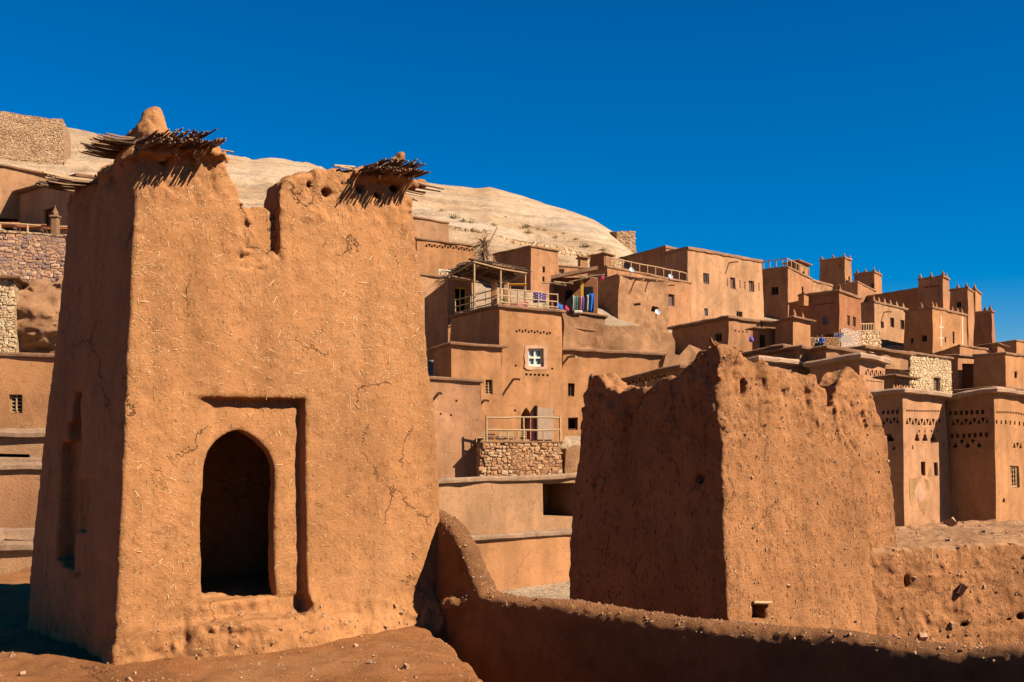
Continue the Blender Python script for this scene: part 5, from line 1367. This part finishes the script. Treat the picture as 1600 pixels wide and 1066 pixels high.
# painted panels against the whitewashed masonry
def pan_mat():
    m, nt, b = new_mat("painted_panel"); tcn = N(nt, "ShaderNodeTexCoord"); vo = N(nt, "ShaderNodeTexVoronoi", Scale=4.0); nt.links.new(tcn.outputs["Object"], vo.inputs["Vector"])
    sp = N(nt, "ShaderNodeSeparateColor"); nt.links.new(vo.outputs["Color"], sp.inputs[0])
    r = ramp(nt, sp.outputs[0], [(0, (.05, .10, .22)), (.35, (.35, .42, .45)), (.6, (.60, .52, .42)), (.8, (.08, .16, .25))]); r.color_ramp.interpolation = 'CONSTANT'
    nt.links.new(r.outputs[0], b.inputs["Base Color"]); return m
M['panel'] = pan_mat()
def panel(x0, y0, x1, y1, D, label):
    a = P(x0, y1, D); b = P(x1, y0, D); t = thing("painting", label, "painting", tuple(a)); ce = Vector(((a.x + b.x) / 2, D, (a.z + b.z) / 2)); w, h = b.x - a.x, b.z - a.z
    mb = MB(); mb.box(ce, (w - .08, .04, h - .08)); mb.build("board", M['panel'], t)
    mb = MB()
    for s in (-1, 1): mb.box(ce + Vector((s * (w / 2 - .02), 0, 0)), (.04, .07, h)); mb.box(ce + Vector((0, 0, s * (h / 2 - .02))), (w - .08, .07, .04))
    mb.build("frame", M['grey_frame'], t)
panel(1303, 520, 1310, 533, 69.4, "left of the two blue grey painted panels by the whitewashed masonry"); panel(1311, 520.5, 1318, 534, 69.3, "right of the two blue grey painted panels by the whitewashed masonry")
c = P(1323, 534, 69); mb = MB(); n = 18
mb.add([c + Vector((.38 * math.cos(math.pi * i / n), 0, .42 * math.sin(math.pi * i / n))) for i in range(n + 1)] + [c + Vector((.38 * math.cos(math.pi * i / n), .06, .42 * math.sin(math.pi * i / n))) for i in range(n + 1)], [tuple(range(n + 1)), tuple(range(2 * n + 1, n, -1))] + [(i, n + 1 + i, n + 2 + i, i + 1) for i in range(n)])
tag(mb.build("round_panel", M['cream_cloth']), "half round pale yellow panel leaning on the whitewashed masonry", "panel")
block("low_wall", "low sunlit masonry wall behind the two seated people", "wall", 1262, 527, 1312, 545, 67.5, .5, 'wall_stone', .05)

# two seated people
def person(loc, top, label, turn):
    o_ = Vector(loc); PS = .6
    def fn(S, T, Z):
        d = ell(S, T, Z, (0, 0, 1.02), (.095, .105, .125)); d = smin(d, caps(S, T, Z, (0, 0, .86), (0, 0, .95), .05), .03)
        d = smin(d, ell(S, T, Z, (0, -.1, 1.0), (.025, .03, .03)), .03)
        d = smin(d, caps(S, T, Z, (0, .04, .30), (0, .01, .72), .15), .06); d = smin(d, caps(S, T, Z, (-.15, .01, .75), (.15, .01, .75), .075), .06)
        for s in (-1, 1):
            d = smin(d, caps(S, T, Z, (.19 * s, 0, .74), (.24 * s, -.06, .47), .055), .03); d = smin(d, caps(S, T, Z, (.24 * s, -.06, .47), (.12 * s, -.28, .42), .042), .02)
            d = smin(d, caps(S, T, Z, (.12 * s, -.28, .42), (.09 * s, -.36, .41), .035), .02)
            d = smin(d, caps(S, T, Z, (.09 * s, .02, .27), (.14 * s, -.38, .30), .085), .04); d = smin(d, caps(S, T, Z, (.14 * s, -.38, .30), (.14 * s, -.40, -.08), .06), .03)
            d = smin(d, caps(S, T, Z, (.14 * s, -.40, -.1), (.15 * s, -.54, -.12), .04), .03)
        return d
    v, q = surface(fn, (-.4, -.7, -.25), (.4, .3, 1.25), .02)
    ce = v[q].mean(1); m_ = np.where(ce[:, 2] > .90, 0, np.where(ce[:, 2] > .36, 1, 2)); m_[(ce[:, 2] < .48) & (ce[:, 1] < -.3) & (ce[:, 2] > .36)] = 0
    c_, s_ = math.cos(turn), math.sin(turn); v = v * np.float32(PS); w = v.copy(); w[:, 0] = v[:, 0] * c_ - v[:, 1] * s_ + o_.x; w[:, 1] = v[:, 0] * s_ + v[:, 1] * c_ + o_.y; w[:, 2] += o_.z
    t = thing("person", label, "person", tuple(o_)); ob = np_mesh("body", w, q, [M['skin'], M[top], M['navy']], t); ob.data.polygons.foreach_set("material_index", m_.astype(np.int32))
    hv, hq = surface(lambda S, T, Z: np.maximum(ell(S, T, Z, (0, .02, 1.05), (.11, .115, .125)), -(Z - 1.03 + (T + .02) * .9)), (-.2, -.2, .85), (.2, .2, 1.25), .015); hv = hv * np.float32(PS)
    w = hv.copy(); w[:, 0] = hv[:, 0] * c_ - hv[:, 1] * s_ + o_.x; w[:, 1] = hv[:, 0] * s_ + hv[:, 1] * c_ + o_.y; w[:, 2] += o_.z; np_mesh("hair", w, hq, [M['hair']], t)
    mb = MB(); mb.box(Vector((o_.x, o_.y + .02, o_.z + .0)), (.32, .3, .24), bev=.05); tag(mb.build("stone_block", M['wall_stone']), "rough stone seat under the person in the " + label.split(" in a ")[1].split(",")[0], "stone")
person(P(1276, 543, 65.5), 'cream_cloth', "person in a white top, seated left by the low masonry wall", .5)
person(P(1284, 542, 65.3), 'blue_cloth', "person in a blue top, seated right by the low masonry wall", -.3)

# cafe chairs and table
def chair(loc, label):
    t = thing("chair", label, "chair", tuple(loc), "ladder back chairs on the cafe terrace"); s = .36; h = .22
    mb = MB(); mb.box(loc + Vector((0, 0, h)), (s * .8, s * .8, .025), bev=.008); mb.build("seat", M['straw'], t)
    for i in (-1, 1):
        mb = MB(); mb.box(loc + Vector((i * s * .38, -s * .38, h / 2)), (.03, .03, h)); mb.build("leg", M['cream_wood'], t)
        mb = MB(); mb.box(loc + Vector((i * s * .38, s * .38, h)), (.03, .03, h * 2)); mb.build("leg", M['cream_wood'], t)
    mb = MB()
    for z in (1.3, 1.6, 1.9): mb.box(loc + Vector((0, s * .38, h * z)), (s * .72, .02, .035))
    mb.build("backrest", M['cream_wood'], t); return t
M['cream_wood'] = plain("cream_wood", (.75, .52, .24), .7, .2)
c0 = chair(P(751, 694, 40.7), "leftmost ladder back chair, at the end of the cafe terrace")
copy_tree(c0, P(787, 694, 41.0), "second ladder back chair, right of the dark table"); copy_tree(c0, P(797, 694, 41.2), "third ladder back chair, near the middle railing post")
copy_tree(c0, P(816, 692, 41.0), "rightmost ladder back chair, before the arched doorway")
table(765, 693, 41.2, .42, .32, 'dark_wood', 'amber', "small dark topped table with amber legs on the cafe terrace")
block("mud_bench", "dark built in bench along the wall of the cafe terrace", "bench", 751, 681, 806, 687, 42.3, .3, 'shutter')

# parts fixed to the terrace house
root, f = face_of("terrace house with a cream", 'R')
def plate(root, f, poly, th, mat, name, label=None):
    pts = [f.pt(*f.uv(x, y)) for x, y in poly]; k = len(pts); a = [p - f.n * .05 for p in pts]; b = [p + f.n * th for p in pts]
    mb = MB(); mb.add(a + b, [(i, (i + 1) % k, k + (i + 1) % k, k + i) for i in range(k)]); tr = tessellate_polygon([b]); mb.add(b, [tuple(x) for x in tr]); o = mb.build(name, M[mat], root)
    if label: tag(o, label)
    return o
def blob(cx, cy, rx, ry, n=28, j=.18, seed=0, hole=None):
    rr = random.Random(seed); out = [(cx + rx * math.cos(6.2832 * i / n) * (1 + rr.uniform(-j, j)), cy + ry * math.sin(6.2832 * i / n) * (1 + rr.uniform(-j, j))) for i in range(n)]
    return out
def ring(cx, cy, rx, ry, x0, y0, x1, y1, seed):
    o = blob(cx, cy, rx, ry, 24, .07, seed); inn = [(x0, y0), (x1, y0), (x1, y1), (x0, y1)]
    q = []
    for k in range(4):   # four pieces around the window
        a0, a1 = [(0, 6), (6, 12), (12, 18), (18, 24)][k]; seg = [o[i % 24] for i in range(a0, a1 + 1)]
        ca, cb = [(inn[2], inn[2]), (inn[3], inn[3]), (inn[0], inn[0]), (inn[1], inn[1])][k]; nb = [(x1, cy), (cx, y1), (x0, cy), (cx, y0)]
        q.append(seg + [nb[(k + 1) % 4], ca, nb[k]])
    return q
wr = [(820, 541), (823, 539.5), (829, 540), (836, 539), (843, 540), (850, 539.5), (854, 541.5), (854.5, 548), (856, 556), (854.5, 565), (855, 573), (853, 577), (846, 578), (837, 577.5), (828, 578.5), (822, 577), (819, 574), (820, 566), (818.5, 557), (820, 549)]
for seg, inn in (([wr[i] for i in (0, 1, 2, 3, 4, 5, 6)], [(849.3, 544.7), (824.7, 544.7)]), ([wr[i] for i in (6, 7, 8, 9, 10, 11)], [(849.3, 573.3), (849.3, 544.7)]), ([wr[i] for i in (11, 12, 13, 14, 15, 16)], [(824.7, 573.3), (849.3, 573.3)]), ([wr[i] for i in (16, 17, 18, 19, 0)], [(824.7, 544.7), (824.7, 573.3)])): plate(root, f, seg + inn, .03, 'patch_pale', 'whitewash_patch')
plate(root, f, [(836, 636), (863, 639), (863.5, 687), (836, 687)], .06, 'grey_door', 'door_leaf')
plate(root, f, [(835, 634), (836.4, 634), (836.4, 687), (835, 687)], .22, 'dark_wood', 'door_edge')
plate(root, f, arch(828.5, 835, 640, 655, 687), .02, 'salmon', 'door_reveal')
root, f = face_of("near pink mud tower", 'R')
for k, poly in enumerate([[(1428, 713), (1434, 709), (1439, 712), (1439, 722), (1436, 730), (1441, 744), (1436, 750), (1431, 760), (1428, 775), (1425, 792), (1422, 790), (1421, 765), (1420, 735), (1424, 722)],
        [(1449, 745), (1451, 737), (1454, 728), (1456, 737), (1455.5, 746)], [(1443, 748), (1449, 750), (1452, 757), (1451, 766), (1447, 762), (1446, 756)],
        [(1434, 782), (1440, 786), (1448, 783), (1447, 792), (1444, 806), (1441, 800), (1437, 795)], [(1452, 820), (1456, 814), (1461, 812), (1460, 818), (1462, 823), (1455, 824)], [(1471, 735), (1473, 732), (1474, 741), (1472, 743)]]):
    plate(root, f, poly, .006 + .001 * k, 'ochre_patch', 'bare_patch')
plate(root, f, [(1438, 751), (1442, 748), (1445.5, 757), (1441, 765), (1446, 768), (1445, 780), (1439, 783), (1434, 779), (1430, 780), (1429, 768), (1433, 758)], .004, 'patch_pale', 'pale_patch')
root, f = face_of("house with white crosses", 'R')
for x, y0, y1 in ((1470, 492, 541), (1503.5, 494, 540)): plate(root, f, [(x - .8, y0), (x + .8, y0 + 3), (x + 1.1, y1), (x - .6, y1)], .02, 'faded_lime', 'white_streak')
for x, y in ((1470, 511), (1470, 528)):
    plate(root, f, [(x - 3.6, y - .8), (x + 3.6, y - .4), (x + 3.6, y + 1.4), (x - 3.6, y + 1)], .03, 'faded_lime', 'white_cross_arm')
root, f = face_of("brick banded house", 'R'); plate(root, f, [(1313, 515), (1322, 513), (1335, 517), (1344, 516), (1345, 543), (1313, 543)], .05, 'white_stone', 'whitewashed_base') if 'white_stone' in M else None

# shrubs on the hill
def shrub(loc, s):
    mb = MB()
    for i in range(110):
        d = Vector((random.gauss(0, 1), random.gauss(0, 1), abs(random.gauss(.5, .6)))).normalized(); p = loc + Vector((d.x * s * random.uniform(.1, .9), d.y * s * .8 * random.random(), d.z * s * random.uniform(.1, .7)))
        a = Vector((random.uniform(-1, 1), random.uniform(-1, 1), random.uniform(-.2, 1))).normalized() * s * .22; b = a.cross(Vector((random.random(), random.random(), random.random()))).normalized() * s * .05
        mb.add([p - b, p + a, p + b], [(0, 1, 2)], 0 if random.random() < .6 else 1)
    return mb
M['dry_leaf'] = plain("dry_leaf", (.30, .24, .09), .8, .3); M['olive_leaf'] = plain("olive_leaf", (.14, .14, .06), .8, .3)
sh0 = None
for i, (px, py, s) in enumerate([(708, 342, .9), (724, 347, .7), (737, 349, .8), (772, 353, .6), (757, 362, .5), (823, 355, .7), (825, 365, .8), (840, 360, .5), (851, 361, .5), (880, 366, .4), (914, 387, .8), (942, 393, .8), (790, 340, .4), (690, 330, .5), (868, 372, .5), (900, 375, .45)]):
    p = on_hill(px, py)
    if sh0 is None:
        mb = shrub(Vector((0, 0, 0)), 1.0); sh0 = mb.build("dry_shrub", [M['dry_leaf'], M['olive_leaf']]); o = sh0
        tag(o, "small dry shrub on the bare pale hillside", "shrub", "dry shrubs on the hillside")
    else: o = sh0.copy(); col.objects.link(o)
    o.location = p; o.scale = (s, s, s * .8); o.rotation_euler.z = i * 1.3
print("objects", len(bpy.data.objects), "polys", sum(len(m.polygons) for m in bpy.data.meshes))
